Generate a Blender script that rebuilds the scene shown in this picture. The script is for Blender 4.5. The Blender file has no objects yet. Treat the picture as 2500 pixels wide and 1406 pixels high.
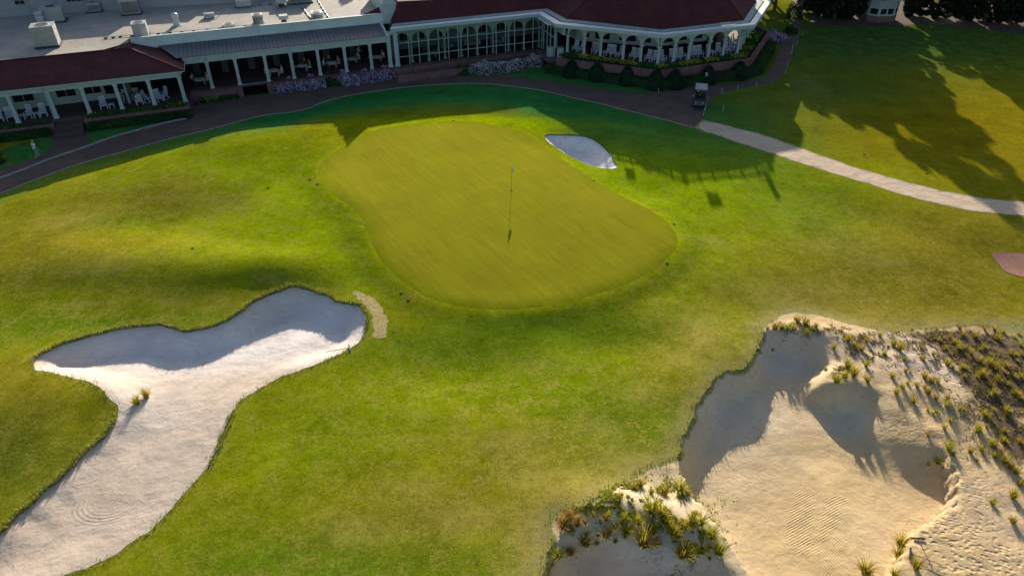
import bpy, math, random
import numpy as np
from mathutils import Vector, Matrix
from mathutils.geometry import delaunay_2d_cdt
random.seed(7); rng = np.random.default_rng(7)
PI = math.pi
sc = bpy.context.scene
COL = sc.collection

# ------------------------------------------------------------------ camera model (aerial, 28 m up, looking 36 degrees down)
FPX, PCX, PCY, HCAM, PITCH = 1736.0, 1250.0, 703.0, 28.0, math.radians(36)
CT, ST = math.cos(PITCH), math.sin(PITCH)
def ray(px, py):
    u = (px-PCX)/FPX; v = (py-PCY)/FPX
    return u, CT - v*ST, -ST - v*CT
def G(px, py, z=0.0):                       # survey: where a point of the photograph lies at height z
    dx, dy, dz = ray(px, py); t = (z-HCAM)/dz
    return (dx*t, dy*t)

# ------------------------------------------------------------------ helpers
def tag(o, label=None, cat=None, group=None, kind=None):
    if label: o['label'] = label
    if cat: o['category'] = cat
    if group: o['group'] = group
    if kind: o['kind'] = kind
    return o
def empty(name, loc=(0, 0, 0), rz=0.0):
    o = bpy.data.objects.new(name, None); COL.objects.link(o)
    o.location = loc; o.rotation_euler = (0, 0, rz); o.empty_display_size = .2
    return o
def link(name, me, parent=None, loc=None, rz=0):
    o = bpy.data.objects.new(name, me); COL.objects.link(o)
    if parent: o.parent = parent
    if loc is not None: o.location = loc
    if rz: o.rotation_euler = (0, 0, rz)
    return o
def copy_tree(o, parent=None):
    c = o.copy(); COL.objects.link(c); c.parent = parent
    for ch in list(o.children): copy_tree(ch, c)
    return c

class MB:
    """collects shapes into one mesh"""
    def __init__(s): s.v = []; s.f = []; s.m = []; s.smooth = []
    def add(s, vs, fs, mi=0, sm=False):
        n = len(s.v); s.v += [tuple(p) for p in vs]
        for f in fs: s.f.append([i+n for i in f]); s.m.append(mi); s.smooth.append(sm)
    def box(s, x0, x1, y0, y1, z0, z1, mi=0, M=None, tx=0, ty=0):
        c = [(x0,y0,z0),(x1,y0,z0),(x1,y1,z0),(x0,y1,z0),(x0+tx,y0+ty,z1),(x1-tx,y0+ty,z1),(x1-tx,y1-ty,z1),(x0+tx,y1-ty,z1)]
        if M is not None: c = [M @ Vector(p) for p in c]
        s.add(c, [(0,3,2,1),(4,5,6,7),(0,1,5,4),(1,2,6,5),(2,3,7,6),(3,0,4,7)], mi)
    def bar(s, p, q, w, h, z0, z1, mi=0):   # upright wall/bar from plan point p to q, thickness w (to the left h side)
        d = Vector((q[0]-p[0], q[1]-p[1])); d.normalize(); n = Vector((-d.y, d.x))
        a = [Vector(p)+n*w, Vector(q)+n*w, Vector(q)+n*h, Vector(p)+n*h]
        s.prism([(k.x, k.y) for k in a], z0, z1, mi)
    def prism(s, poly, z0, z1, mi=0):
        n = len(poly)
        A = sum(poly[i][0]*poly[(i+1)%n][1]-poly[(i+1)%n][0]*poly[i][1] for i in range(n))
        if A < 0: poly = poly[::-1]
        vs = [(x,y,z0) for x,y in poly]+[(x,y,z1) for x,y in poly]
        s.add(vs, [tuple(range(n-1,-1,-1)), tuple(range(n,2*n))]+[(i,(i+1)%n,n+(i+1)%n,n+i) for i in range(n)], mi)
    def tube(s, p, q, r0, r1=None, n=8, mi=0, sm=True, cap=True):
        r1 = r0 if r1 is None else r1
        p, q = Vector(p), Vector(q); d = (q-p).normalized()
        a = d.orthogonal().normalized(); b = d.cross(a)
        vs = [p+(a*math.cos(2*PI*i/n)+b*math.sin(2*PI*i/n))*r0 for i in range(n)]+[q+(a*math.cos(2*PI*i/n)+b*math.sin(2*PI*i/n))*r1 for i in range(n)]
        s.add(vs, [(i,(i+1)%n,n+(i+1)%n,n+i) for i in range(n)], mi, sm)
        if cap: s.add(vs, [tuple(range(n-1,-1,-1)), tuple(range(n,2*n))], mi)
    def path(s, pts, r, n=6, mi=0):
        for i in range(len(pts)-1): s.tube(pts[i], pts[i+1], r, r, n, mi)
    def lathe(s, prof, n=14, mi=0, cx=0, cy=0, sm=True):
        vs = []; m = len(prof)
        for i in range(n):
            a = 2*PI*i/n
            vs += [(cx+r*math.cos(a), cy+r*math.sin(a), z) for r, z in prof]
        fs = [(i*m+j, ((i+1)%n)*m+j, ((i+1)%n)*m+j+1, i*m+j+1) for i in range(n) for j in range(m-1)]
        s.add(vs, fs, mi, sm)
        s.add(vs, [tuple(i*m+m-1 for i in range(n))], mi)
    def mesh(s, name, mats):
        me = bpy.data.meshes.new(name); me.from_pydata(s.v, [], s.f); me.validate()
        for m in (mats if isinstance(mats, (list, tuple)) else [mats]): me.materials.append(m)
        if len(me.polygons) == len(s.m):
            me.polygons.foreach_set('material_index', s.m); me.polygons.foreach_set('use_smooth', s.smooth)
        me.update(); return me
    def build(s, name, mats, parent=None, loc=None, rz=0):
        return link(name, s.mesh(name, mats), parent, loc, rz)

# ------------------------------------------------------------------ materials
class NT:
    def __init__(s, name):
        s.mat = bpy.data.materials.new(name); s.mat.use_nodes = True
        s.t = s.mat.node_tree; s.n = s.t.nodes; s.n.clear()
        s.out = s.n.new('ShaderNodeOutputMaterial'); s.bsdf = s.n.new('ShaderNodeBsdfPrincipled')
        s.t.links.new(s.bsdf.outputs[0], s.out.inputs[0])
        s.co = s.n.new('ShaderNodeTexCoord')
    def L(s, a, b): s.t.links.new(a, b)
    def node(s, typ, **kw):
        n = s.n.new(typ)
        for k, v in kw.items(): setattr(n, k, v)
        return n
    def pos(s, scale=(1,1,1), rot=(0,0,0), space='Object', wiggle=None):
        m = s.node('ShaderNodeMapping'); m.inputs['Scale'].default_value = scale; m.inputs['Rotation'].default_value = rot
        s.L(s.co.outputs[space], m.inputs['Vector']); return m.outputs[0]
    def tpos(s, scale, rotz):               # turn to the direction rotz, then stretch
        m = s.node('ShaderNodeMapping', vector_type='TEXTURE'); m.inputs['Scale'].default_value = scale; m.inputs['Rotation'].default_value = (0, 0, math.radians(rotz))
        s.L(s.co.outputs['Object'], m.inputs['Vector']); return m.outputs[0]
    def noise(s, scale, detail=4, rough=.55, vec=None, dist=0):
        n = s.node('ShaderNodeTexNoise'); n.inputs['Scale'].default_value = scale; n.inputs['Detail'].default_value = detail
        n.inputs['Roughness'].default_value = rough; n.inputs['Distortion'].default_value = dist
        s.L(vec if vec is not None else s.co.outputs['Object'], n.inputs['Vector']); return n.outputs[0]
    def ramp(s, fac, stops):
        r = s.node('ShaderNodeValToRGB'); e = r.color_ramp.elements
        while len(e) < len(stops): e.new(.5)
        for i, (p, c) in enumerate(stops):
            e[i].position = p; e[i].color = (c, c, c, 1) if isinstance(c, (int, float)) else (*c, 1)
        s.L(fac, r.inputs[0]); return r.outputs[0]
    def mix(s, fac, a, b, mode='MIX'):
        m = s.node('ShaderNodeMix', data_type='RGBA', blend_type=mode)
        for i, v in ((0, fac), (6, a), (7, b)):
            if hasattr(v, 'is_output') or hasattr(v, 'links'): s.L(v, m.inputs[i])
            elif isinstance(v, (int, float)): m.inputs[i].default_value = v if i == 0 else (v, v, v, 1)
            else: m.inputs[i].default_value = (*v, 1)
        return m.outputs[2]
    def math(s, op, a, b=0.0, c=None):
        m = s.node('ShaderNodeMath', operation=op)
        for i, v in enumerate((a, b, c)):
            if v is None: continue
            if isinstance(v, (int, float)): m.inputs[i].default_value = v
            else: s.L(v, m.inputs[i])
        return m.outputs[0]
    def attr(s, name, out='Color'):
        a = s.node('ShaderNodeAttribute'); a.attribute_name = name; return a.outputs[out]
    def set(s, color=None, rough=.8, metal=0, spec=.3):
        b = s.bsdf.inputs
        if color is not None:
            if isinstance(color, tuple): b['Base Color'].default_value = (*color, 1)
            else: s.L(color, b['Base Color'])
        if isinstance(rough, (int, float)): b['Roughness'].default_value = rough
        else: s.L(rough, b['Roughness'])
        b['Metallic'].default_value = metal; b['Specular IOR Level'].default_value = spec
        return s
    def bump(s, h, strength=.5, dist=.05, prev=None):
        b = s.node('ShaderNodeBump'); b.inputs['Strength'].default_value = strength; b.inputs['Distance'].default_value = dist
        s.L(h, b.inputs['Height'])
        if prev is not None: s.L(prev, b.inputs['Normal'])
        s.L(b.outputs[0], s.bsdf.inputs['Normal']); return b.outputs[0]

def simple(name, c, rough=.7, var=.18, scale=3.0, metal=0, spec=.3, bump=0):
    t = NT(name); n = t.noise(scale, 5, .6)
    col = t.mix(t.ramp(n, [(.3, 0), (.7, 1)]), tuple(k*(1-var) for k in c), tuple(min(1, k*(1+var)) for k in c))
    t.set(col, rough, metal, spec)
    if bump: t.bump(t.noise(scale*8, 4), bump, .02)
    return t.mat

def m_lawn():
    t = NT('lawn_turf')
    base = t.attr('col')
    big = t.noise(.35, 5, .6)
    mid = t.noise(2.2, 6, .7, dist=.4)
    fine = t.noise(11, 4, .75)
    grain = t.noise(34, 2, .8)
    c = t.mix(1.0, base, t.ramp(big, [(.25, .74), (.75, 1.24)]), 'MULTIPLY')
    c = t.mix(1.0, c, t.ramp(mid, [(.28, .72), (.72, 1.22)]), 'MULTIPLY')
    c = t.mix(1.0, c, t.ramp(fine, [(.25, .66), (.75, 1.30)]), 'MULTIPLY')
    c = t.mix(1.0, c, t.ramp(grain, [(.3, .72), (.7, 1.24)]), 'MULTIPLY')
    dry = t.ramp(t.math('MULTIPLY', t.noise(.9, 6, .72), t.noise(5.5, 4, .7)), [(.22, 0.0), (.37, .80)])
    c = t.mix(t.math('MULTIPLY', dry, t.attr('dry', 'Fac')), c, (.36, .30, .055))
    t.set(c, 1.0, 0, 0)
    h = t.math('ADD', t.math('MULTIPLY', grain, .6), fine)
    t.bump(h, .55, .05)
    return t.mat
def m_green():
    t = NT('putting_turf')
    v = t.tpos((4.0, .25, 1), -55)
    st = t.noise(1.6, 5, .65, v)
    v2 = t.tpos((6, .7, 1), -55)
    st2 = t.noise(1.0, 4, .6, v2)
    big = t.noise(.22, 5, .6)
    c = t.mix(t.ramp(big, [(.3, 0), (.7, 1)]), (.292, .266, .016), (.335, .322, .016))
    c = t.mix(1.0, c, t.ramp(st, [(.3, .86), (.7, 1.10)]), 'MULTIPLY')
    c = t.mix(1.0, c, t.ramp(st2, [(.3, .94), (.7, 1.05)]), 'MULTIPLY')
    st3 = t.noise(1.0, 4, .6, t.tpos((5, .5, 1), 35)); c = t.mix(1.0, c, t.ramp(st3, [(.3, .96), (.7, 1.03)]), 'MULTIPLY'); c = t.mix(t.ramp(t.noise(1.3, 6, .7), [(.5, 0), (.75, .35)]), c, (.36, .29, .04))
    c = t.mix(1.0, c, t.ramp(t.noise(18, 3, .8), [(.3, .92), (.7, 1.07)]), 'MULTIPLY')
    c = t.mix(1.0, c, t.attr('col'), 'MULTIPLY')
    t.set(c, 1.0, 0, 0)
    t.bump(t.math('ADD', st, t.noise(30, 2, .7)), .12, .03)
    return t.mat
def m_sand():
    t = NT('bunker_sand')
    base = t.attr('col')
    big = t.noise(.5, 5, .6); mid = t.noise(1.6, 7, .7, dist=1.0); fine = t.noise(25, 3, .7)
    c = t.mix(1.0, base, t.ramp(big, [(.3, .88), (.7, 1.06)]), 'MULTIPLY')
    c = t.mix(t.ramp(mid, [(.52, 0), (.72, .5)]), c, t.mix(1.0, base, (.70, .60, .47), 'MULTIPLY'))
    c = t.mix(1.0, c, t.ramp(fine, [(.25, .92), (.75, 1.05)]), 'MULTIPLY')
    sc2 = t.noise(1.5, 7, .75, t.tpos((2.6, .30, 1), 10), dist=1.8)
    c = t.mix(t.ramp(sc2, [(.53, 0), (.66, .42)]), c, t.mix(1.0, base, (.66, .55, .42), 'MULTIPLY'))
    # scattered litter in the waste area
    d = t.attr('dirt', 'Fac')
    dn = t.math('ADD', t.math('MULTIPLY', d, 1.25), t.math('SUBTRACT', t.noise(1.6, 7, .75), .78))
    dd = t.ramp(dn, [(.0, 0), (.22, 1)])
    soil = t.mix(t.ramp(t.noise(9, 4, .7), [(.3, 0), (.7, 1)]), (.075, .048, .028), (.22, .15, .09))
    c = t.mix(dd, c, soil)
    tn = t.ramp(t.math('ADD', t.attr('turf', 'Fac'), t.math('SUBTRACT', t.noise(6, 5, .75), .95)), [(0, 0), (.3, 1)])
    c = t.mix(tn, c, t.mix(t.noise(20, 3, .7), (.16, .17, .03), (.34, .30, .12)))
    t.set(c, .95, 0, .1)
    # raked scratches, rake-drag lines, footprints
    v = t.pos((1, 1, 1))
    scr = t.noise(2.2, 6, .7, t.tpos((2.2, .35, 1), 20), dist=1.2)
    scr2 = t.noise(1.7, 7, .72, t.tpos((3.0, .28, 1), -38), dist=1.6)
    gr = t.math('ADD', t.ramp(scr, [(.56, 0), (.66, 1)]), t.ramp(scr2, [(.57, 0), (.67, 1)]))
    lump = t.noise(.9, 4, .55)
    arc = t.math('MULTIPLY', t.math('SINE', t.math('MULTIPLY', t.attr('rad', 'Fac'), 34.0)), t.attr('arc', 'Fac'))
    n0 = t.bump(lump, .55, .22)
    n1 = t.bump(t.math('ADD', t.math('ADD', t.math('MULTIPLY', gr, .32), t.math('MULTIPLY', arc, .42)), t.math('MULTIPLY', fine, .12)), .5, .05, n0)
    w = t.node('ShaderNodeTexWave', wave_type='BANDS', bands_direction='X'); w.inputs['Scale'].default_value = 2.6
    w.inputs['Distortion'].default_value = .9; w.inputs['Detail'].default_value = 2; w.inputs['Detail Scale'].default_value = .6
    t.L(t.pos((1, 1, 1), (0, 0, math.radians(62))), w.inputs['Vector'])
    w2 = t.node('ShaderNodeTexWave', wave_type='BANDS', bands_direction='X'); w2.inputs['Scale'].default_value = 2.4
    w2.inputs['Distortion'].default_value = .7; w2.inputs['Detail'].default_value = 2
    t.L(t.pos((1, 1, 1), (0, 0, math.radians(-28))), w2.inputs['Vector'])
    hw = t.math('ADD', t.math('MULTIPLY', w.outputs[1], t.attr('rake', 'Fac')), t.math('MULTIPLY', w2.outputs[1], t.attr('drag', 'Fac')))
    n2 = t.bump(hw, .75, .028, n1)
    vo = t.node('ShaderNodeTexVoronoi', feature='SMOOTH_F1'); vo.inputs['Scale'].default_value = 3.9; vo.inputs['Randomness'].default_value = 1
    t.L(t.pos((1, 1.25, 1)), vo.inputs['Vector'])
    hf = t.math('MULTIPLY', t.math('MINIMUM', vo.outputs[0], .42), t.attr('foot', 'Fac'))
    t.bump(hf, .8, .16, n2)
    return t.mat
def m_brick(name, c1, c2, scale=4.0, mortar=(.16, .14, .13), rough=.9):
    t = NT(name)
    b = t.node('ShaderNodeTexBrick'); b.inputs['Scale'].default_value = scale
    b.inputs['Color1'].default_value = (*c1, 1); b.inputs['Color2'].default_value = (*c2, 1); b.inputs['Mortar'].default_value = (*mortar, 1)
    b.inputs['Mortar Size'].default_value = .012
    t.L(t.co.outputs['Object'], b.inputs['Vector'])
    c = t.mix(1.0, b.outputs[0], t.ramp(t.noise(.5, 6, .65), [(.25, .68), (.75, 1.25)]), 'MULTIPLY')
    c = t.mix(1.0, c, t.ramp(t.noise(7, 4, .7), [(.3, .85), (.7, 1.12)]), 'MULTIPLY')
    t.set(c, rough, 0, .2); t.bump(t.noise(12, 3), .15, .02)
    return t.mat
def m_wallbrick(name, c1, c2):
    t = NT(name)
    sx = t.node('ShaderNodeSeparateXYZ'); t.L(t.co.outputs['Object'], sx.inputs[0])
    cx = t.node('ShaderNodeCombineXYZ'); t.L(t.math('ADD', sx.outputs[0], sx.outputs[1]), cx.inputs[0]); t.L(sx.outputs[2], cx.inputs[1])
    b = t.node('ShaderNodeTexBrick'); b.inputs['Scale'].default_value = 4.2
    b.inputs['Color1'].default_value = (*c1, 1); b.inputs['Color2'].default_value = (*c2, 1); b.inputs['Mortar'].default_value = (.2, .17, .16, 1)
    b.inputs['Mortar Size'].default_value = .015; t.L(cx.outputs[0], b.inputs['Vector'])
    c = t.mix(1.0, b.outputs[0], t.ramp(t.noise(1.2, 5, .6), [(.3, .72), (.7, 1.2)]), 'MULTIPLY')
    t.set(c, .9, 0, .2); return t.mat
def m_shingle():
    t = NT('roof_shingle')
    sx = t.node('ShaderNodeSeparateXYZ'); t.L(t.co.outputs['Object'], sx.inputs[0])
    cx = t.node('ShaderNodeCombineXYZ'); t.L(t.math('ADD', sx.outputs[0], t.math('MULTIPLY', sx.outputs[1], .6)), cx.inputs[0]); t.L(t.math('MULTIPLY', sx.outputs[2], 1.5), cx.inputs[1])
    b = t.node('ShaderNodeTexBrick'); b.inputs['Scale'].default_value = 2.6
    b.inputs['Color1'].default_value = (.105, .022, .026, 1); b.inputs['Color2'].default_value = (.14, .034, .032, 1); b.inputs['Mortar'].default_value = (.035, .012, .016, 1)
    b.inputs['Mortar Size'].default_value = .03; t.L(cx.outputs[0], b.inputs['Vector'])
    c = t.mix(1.0, b.outputs[0], t.ramp(t.noise(.45, 5, .65), [(.25, .62), (.75, 1.25)]), 'MULTIPLY')
    c = t.mix(1.0, c, t.ramp(t.noise(6, 4, .7), [(.3, .82), (.7, 1.18)]), 'MULTIPLY')
    t.set(c, .85, 0, .25); t.bump(b.outputs[0], .3, .02)
    return t.mat
def m_flatroof():
    t = NT('flat_roof_membrane')
    c = t.mix(t.ramp(t.noise(.25, 6, .65), [(.3, 0), (.7, 1)]), (.28, .265, .245), (.46, .41, .34))
    c = t.mix(t.ramp(t.noise(.6, 7, .7), [(.5, 0), (.75, .7)]), c, (.30, .21, .14))
    c = t.mix(1.0, c, t.ramp(t.noise(4, 5, .7), [(.3, .85), (.7, 1.1)]), 'MULTIPLY')
    t.set(c, .8, 0, .3); t.bump(t.noise(1.5, 4), .2, .03)
    return t.mat
def m_leaf(name, a, b, trans=.25):
    t = NT(name)
    g = t.node('ShaderNodeNewGeometry')
    c = t.mix(g.outputs['Random Per Island'], a, b)
    c = t.mix(1.0, c, t.ramp(t.noise(.9, 4, .6), [(.3, .6), (.7, 1.35)]), 'MULTIPLY')
    t.set(c, .6, 0, .2)
    if trans:
        tr = t.node('ShaderNodeBsdfTranslucent'); t.L(c, tr.inputs[0])
        mx = t.node('ShaderNodeMixShader'); mx.inputs[0].default_value = trans
        t.L(t.bsdf.outputs[0], mx.inputs[1]); t.L(tr.outputs[0], mx.inputs[2]); t.L(mx.outputs[0], t.out.inputs[0])
    return t.mat
def m_glass():
    t = NT('window_glass_clear')
    tr = t.node('ShaderNodeBsdfTransparent'); tr.inputs[0].default_value = (.80, .88, .86, 1)
    gl = t.node('ShaderNodeBsdfGlossy'); gl.inputs['Roughness'].default_value = .03; gl.inputs[0].default_value = (.8, .9, .9, 1)
    fr = t.node('ShaderNodeFresnel'); fr.inputs[0].default_value = 1.35
    mx = t.node('ShaderNodeMixShader'); t.L(fr.outputs[0], mx.inputs[0]); t.L(tr.outputs[0], mx.inputs[1]); t.L(gl.outputs[0], mx.inputs[2])
    t.L(mx.outputs[0], t.out.inputs[0]); return t.mat

M = dict(
    lawn=m_lawn(), green=m_green(), sand=m_sand(), shingle=m_shingle(), flat=m_flatroof(), glass=m_glass(),
    walk=m_brick('brick_paving', (.125, .082, .064), (.152, .10, .078), 5.0, (.085, .068, .060)),
    pad=m_brick('tee_brick', (.36, .165, .115), (.42, .21, .15), 4.0, (.28, .20, .16)),
    edge=simple('kerb_stone', (.34, .31, .28), .85, .25, 2),
    brick=m_wallbrick('wall_brick', (.185, .085, .085), (.235, .115, .105)),
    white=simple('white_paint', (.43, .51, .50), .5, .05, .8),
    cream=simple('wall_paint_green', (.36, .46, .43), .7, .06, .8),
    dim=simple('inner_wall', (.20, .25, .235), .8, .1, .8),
    siding=simple('hotel_siding', (.36, .365, .36), .7, .06, .6),
    bright=simple('gutter_glint_white', (.92, .92, .88), .4, .05, 1),
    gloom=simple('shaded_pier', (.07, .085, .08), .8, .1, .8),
    dark=simple('dark_window', (.012, .014, .018), .15, .2, .5, 0, .5),
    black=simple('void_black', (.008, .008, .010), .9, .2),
    floor=simple('porch_floor', (.085, .055, .05), .7, .25, 1),
    metalroof=simple('standing_seam_metal', (.155, .15, .16), .45, .10, .7, .3, .4),
    seam=simple('seam_metal', (.12, .12, .135), .5, .1, .7, .3),
    gutter=simple('bright_gutter_metal', (.86, .84, .80), .34, .06, 1.5, .9),
    ledge=simple('ledge_membrane', (.42, .46, .42), .7, .15, 1.2),
    parapet=simple('parapet_paint', (.60, .68, .67), .6, .10, .5),
    steel=simple('grey_steel', (.42, .43, .42), .45, .15, 2, .5),
    steel2=simple('pale_steel', (.40, .41, .40), .5, .12, 2, .2),
    grille=simple('dark_grille', (.05, .052, .055), .5, .2, 3, .4),
    iron=simple('black_iron', (.025, .025, .027), .5, .2, 3),
    chair=simple('chair_white', (.52, .56, .62), .45, .05, 2),
    wood=simple('grey_timber', (.24, .19, .13), .8, .3, 3),
    rubber=simple('tyre_rubber', (.02, .02, .02), .8, .2, 5),
    cart=simple('cart_body', (.035, .04, .045), .35, .2, 2, 0, .5),
    roofwhite=simple('cart_canopy', (.32, .35, .36), .5, .08, 2),
    skin=simple('skin', (.50, .31, .23), .6, .08, 6),
    cloth=simple('tablecloth', (.68, .68, .68), .8, .06, 3),
    bark=simple('tree_bark', (.10, .075, .055), .9, .35, 3, bump=.5),
    soil=simple('lip_soil', (.13, .12, .05), .95, .5, 4, bump=.6),
    mulch=simple('straw_mulch', (.10, .065, .045), .95, .4, 5, bump=.5),
    strawstrip=simple('dry_sod', (.36, .29, .11), .95, .4, 6, bump=.6),
    hole=simple('hole_dark', (.01, .01, .01), .9, .1),
    stake=simple('stake_paint', (.36, .46, .42), .5, .1, 4),
    yellow=simple('yellow_bloom', (.62, .46, .02), .7, .3, 4),
    hedge=m_leaf('hedge_leaf', (.020, .060, .010), (.045, .125, .016), .15),
    cone=m_leaf('cone_leaf', (.012, .040, .018), (.022, .065, .026), .1),
    ever=m_leaf('evergreen_leaf', (.008, .018, .008), (.022, .042, .014), .1),
    tree=m_leaf('tree_leaf', (.020, .045, .010), (.05, .085, .018), .25),
    bedleaf=m_leaf('bed_leaf', (.03, .10, .02), (.06, .17, .03), .2),
    azalea=m_leaf('azalea_leaf', (.03, .08, .02), (.05, .12, .03), .2),
    lav=m_leaf('bloom_lavender', (.50, .33, .58), (.70, .54, .76), .2),
    purple=m_leaf('bloom_purple', (.25, .04, .42), (.34, .07, .52), .2),
    pale=m_leaf('bloom_pale', (.58, .50, .58), (.74, .68, .74), .2),
    tuftg=m_leaf('tuft_green', (.26, .29, .015), (.62, .54, .06), .45),
    tufto=m_leaf('tuft_straw', (.42, .24, .045), (.62, .42, .11), .3),
    tuftm=m_leaf('tuft_olive', (.30, .25, .02), (.62, .49, .08), .45),
    weed=m_leaf('weed_leaf', (.26, .30, .02), (.58, .52, .10), .45),
    scrub=m_leaf('scrub_leaf', (.15, .115, .045), (.36, .29, .10), .3),
    rough=m_leaf('rough_blade', (.16, .22, .02), (.42, .40, .08), .35),
)
def shirt(name, c): return simple(name, c, .85, .08, 5)
CL = dict(white=shirt('shirt_white', (.72,.73,.75)), red=shirt('shirt_red', (.35,.03,.04)), navy=shirt('shirt_navy', (.03,.04,.09)), grey=shirt('shirt_grey', (.30,.30,.32)),
          blue=shirt('shirt_blue', (.25,.36,.55)), black=shirt('shirt_black', (.02,.02,.022)), tan=shirt('cloth_tan', (.38,.32,.24)), khaki=shirt('cloth_khaki', (.30,.31,.28)),
          pink=shirt('shirt_pink', (.60,.35,.36)), green=shirt('shirt_green', (.10,.25,.16)))
HAIR = dict(grey=simple('hair_grey', (.45,.44,.42), .8, .2, 9), brown=simple('hair_brown', (.06,.035,.02), .8, .2, 9), cap=simple('cap_white', (.75,.75,.74), .8, .05, 9), dark=simple('hair_dark', (.02,.016,.013), .8, .2, 9))

# ------------------------------------------------------------------ terrain
def sstep(x, a, b):
    t = np.clip((x-a)/(b-a), 0, 1); return t*t*(3-2*t)
PATH_LOW = [(-260,560),(-120,515),(0,474),(68,447),(137,421),(205,398),(307,370),(410,341),(512,317),(640,283),(705,276),(760,264),(785,252),(830,239),(900,226),(1000,213),(1100,206),(1180,205),(1250,212),(1320,222),(1400,240),(1480,258),(1560,278),(1640,298),(1692,313)]
CART_LOW = [(1692,313),(1760,335),(1850,365),(1950,398),(2050,430),(2150,460),(2250,490),(2350,512),(2450,525),(2560,532),(2700,538)]
_pl = sorted(G(*p) for p in PATH_LOW+CART_LOW[1:])
_plx = np.array([p[0] for p in _pl]); _ply = np.array([p[1] for p in _pl])
BUMPS = []          # x, y, amp, sx, sy, rot
def bump_at(px, py, amp, sx, sy, rot=0):
    x, y = G(px, py); BUMPS.append((x, y, amp, sx, sy, math.radians(rot)))
bump_at(640, 375, .55, 5.5, 3.5)            # left mound catching the light
bump_at(420, 470, .36, 4.5, 2.8)
bump_at(430, 545, -.26, 4.2, 2.6)           # shallow hollow
bump_at(700, 540, .60, 3.2, 4.0)            # ridge left of the green
bump_at(320, 650, .80, 5.0, 2.3, 8)         # ridge above the left bunker
bump_at(530, 680, .62, 3.4, 1.9, 12)
bump_at(710, 665, .42, 2.4, 1.3)
bump_at(150, 600, .35, 3.0, 3.0)
bump_at(60, 980, .55, 2.2, 3.0)             # nose of grass left of the bunker
bump_at(250, 960, .30, 1.4, 1.2)
bump_at(1120, 900, -.35, 4.2, 1.8)          # fall-off below the green
bump_at(1500, 830, -.30, 3.5, 1.6)
bump_at(1700, 880, .25, 1.6, 2.2)
bump_at(1790, 850, .35, 1.3, 1.6)
bump_at(1560, 470, -.25, 3.0, 2.0)
bump_at(1800, 640, .25, 3.0, 2.5)
bump_at(2200, 600, .30, 5.0, 2.5)
bump_at(1990, 790, .35, 2.2, .9)
bump_at(2250, 900, .35, 3.0, 2.5)
bump_at(1430, 372, -.40, 3.2, 2.4)
bump_at(1520, 1245, .60, 1.9, .85, -12)     # crest in front of the low bunker
bump_at(1690, 1290, .35, 1.0, .8, -20)
bump_at(2060, 905, .25, .8, .8)
GREEN_SHOULDER = None
def T(x, y):
    x = np.asarray(x, float); y = np.asarray(y, float)
    s = np.interp(x, _plx, _ply) - y
    plat = np.interp(x, [-45, -20, 0, 9, 14, 22, 40], [.85, .85, .80, .62, .35, -.1, -.2])
    z = plat*sstep(s, .4, 7.5) - .033*np.clip(62-y, 0, 24)*sstep(s, .4, 7.5)
    for bx, by, a, sx, sy, r in BUMPS:
        dx = x-bx; dy = y-by; c, q = math.cos(r), math.sin(r)
        z = z + a*np.exp(-.5*(((dx*c+dy*q)/sx)**2 + ((-dx*q+dy*c)/sy)**2))*sstep(s, .4, 5)
    if GREEN_SHOULDER is not None:
        x0, y0, st, A = GREEN_SHOULDER; u = np.clip((x-x0)/st, 0, A.shape[1]-1.001); v = np.clip((y-y0)/st, 0, A.shape[0]-1.001)
        i = u.astype(int); j = v.astype(int); a = u-i; b = v-j
        z = z + (A[j,i]*(1-a)+A[j,i+1]*a)*(1-b)+(A[j+1,i]*(1-a)+A[j+1,i+1]*a)*b
    return z
def GT(px, py):                                # survey onto the terrain
    z = 0.0
    for _ in range(8): x, y = G(px, py, z); z = float(T(x, y))
    return x, y

def spline(pts, step=.35, closed=True, jitter=0.0):
    P = [np.array(p, float) for p in pts]; n = len(P); out = []
    for i in range(n if closed else n-1):
        p0, p1, p2, p3 = (P[(i-1) % n], P[i], P[(i+1) % n], P[(i+2) % n]) if closed else (P[max(i-1, 0)], P[i], P[i+1], P[min(i+2, n-1)])
        k = max(1, int(np.linalg.norm(p2-p1)/step))
        for j in range(k):
            t = j/k
            q = .5*((2*p1)+(-p0+p2)*t+(2*p0-5*p1+4*p2-p3)*t*t+(-p0+3*p1-3*p2+p3)*t**3)
            out.append(q + rng.normal(0, jitter, 2) if jitter else q)
    if not closed: out.append(P[-1])
    return np.array(out)
def inside(px, py, poly):
    x, y = np.asarray(px), np.asarray(py); r = np.zeros(x.shape, bool)
    bb = (x >= poly[:,0].min()) & (x <= poly[:,0].max()) & (y >= poly[:,1].min()) & (y <= poly[:,1].max())
    xs, ys = x[bb], y[bb]; rr = np.zeros(xs.shape, bool); n = len(poly)
    for i in range(n):
        x1, y1 = poly[i]; x2, y2 = poly[(i+1) % n]
        if y1 == y2: continue
        c = ((y1 > ys) != (y2 > ys)); rr ^= c & (xs < (x2-x1)*(ys-y1)/(y2-y1)+x1)
    r[bb] = rr; return r
def pdist(px, py, line, closed=False):
    x, y = np.asarray(px, float), np.asarray(py, float); d = np.full(x.shape, 1e9); n = len(line)
    for i in range(n if closed else n-1):
        a = line[i]; b = line[(i+1) % n]; ab = b-a; L = float(ab@ab) or 1e-9
        t = np.clip(((x-a[0])*ab[0]+(y-a[1])*ab[1])/L, 0, 1)
        d = np.minimum(d, np.hypot(x-a[0]-t*ab[0], y-a[1]-t*ab[1]))
    return d
def zpts(pts, ox, oy, k): return [(ox+x/k, oy+y/k) for x, y in pts]
def gt(pts): return [GT(*p) for p in pts]

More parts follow.
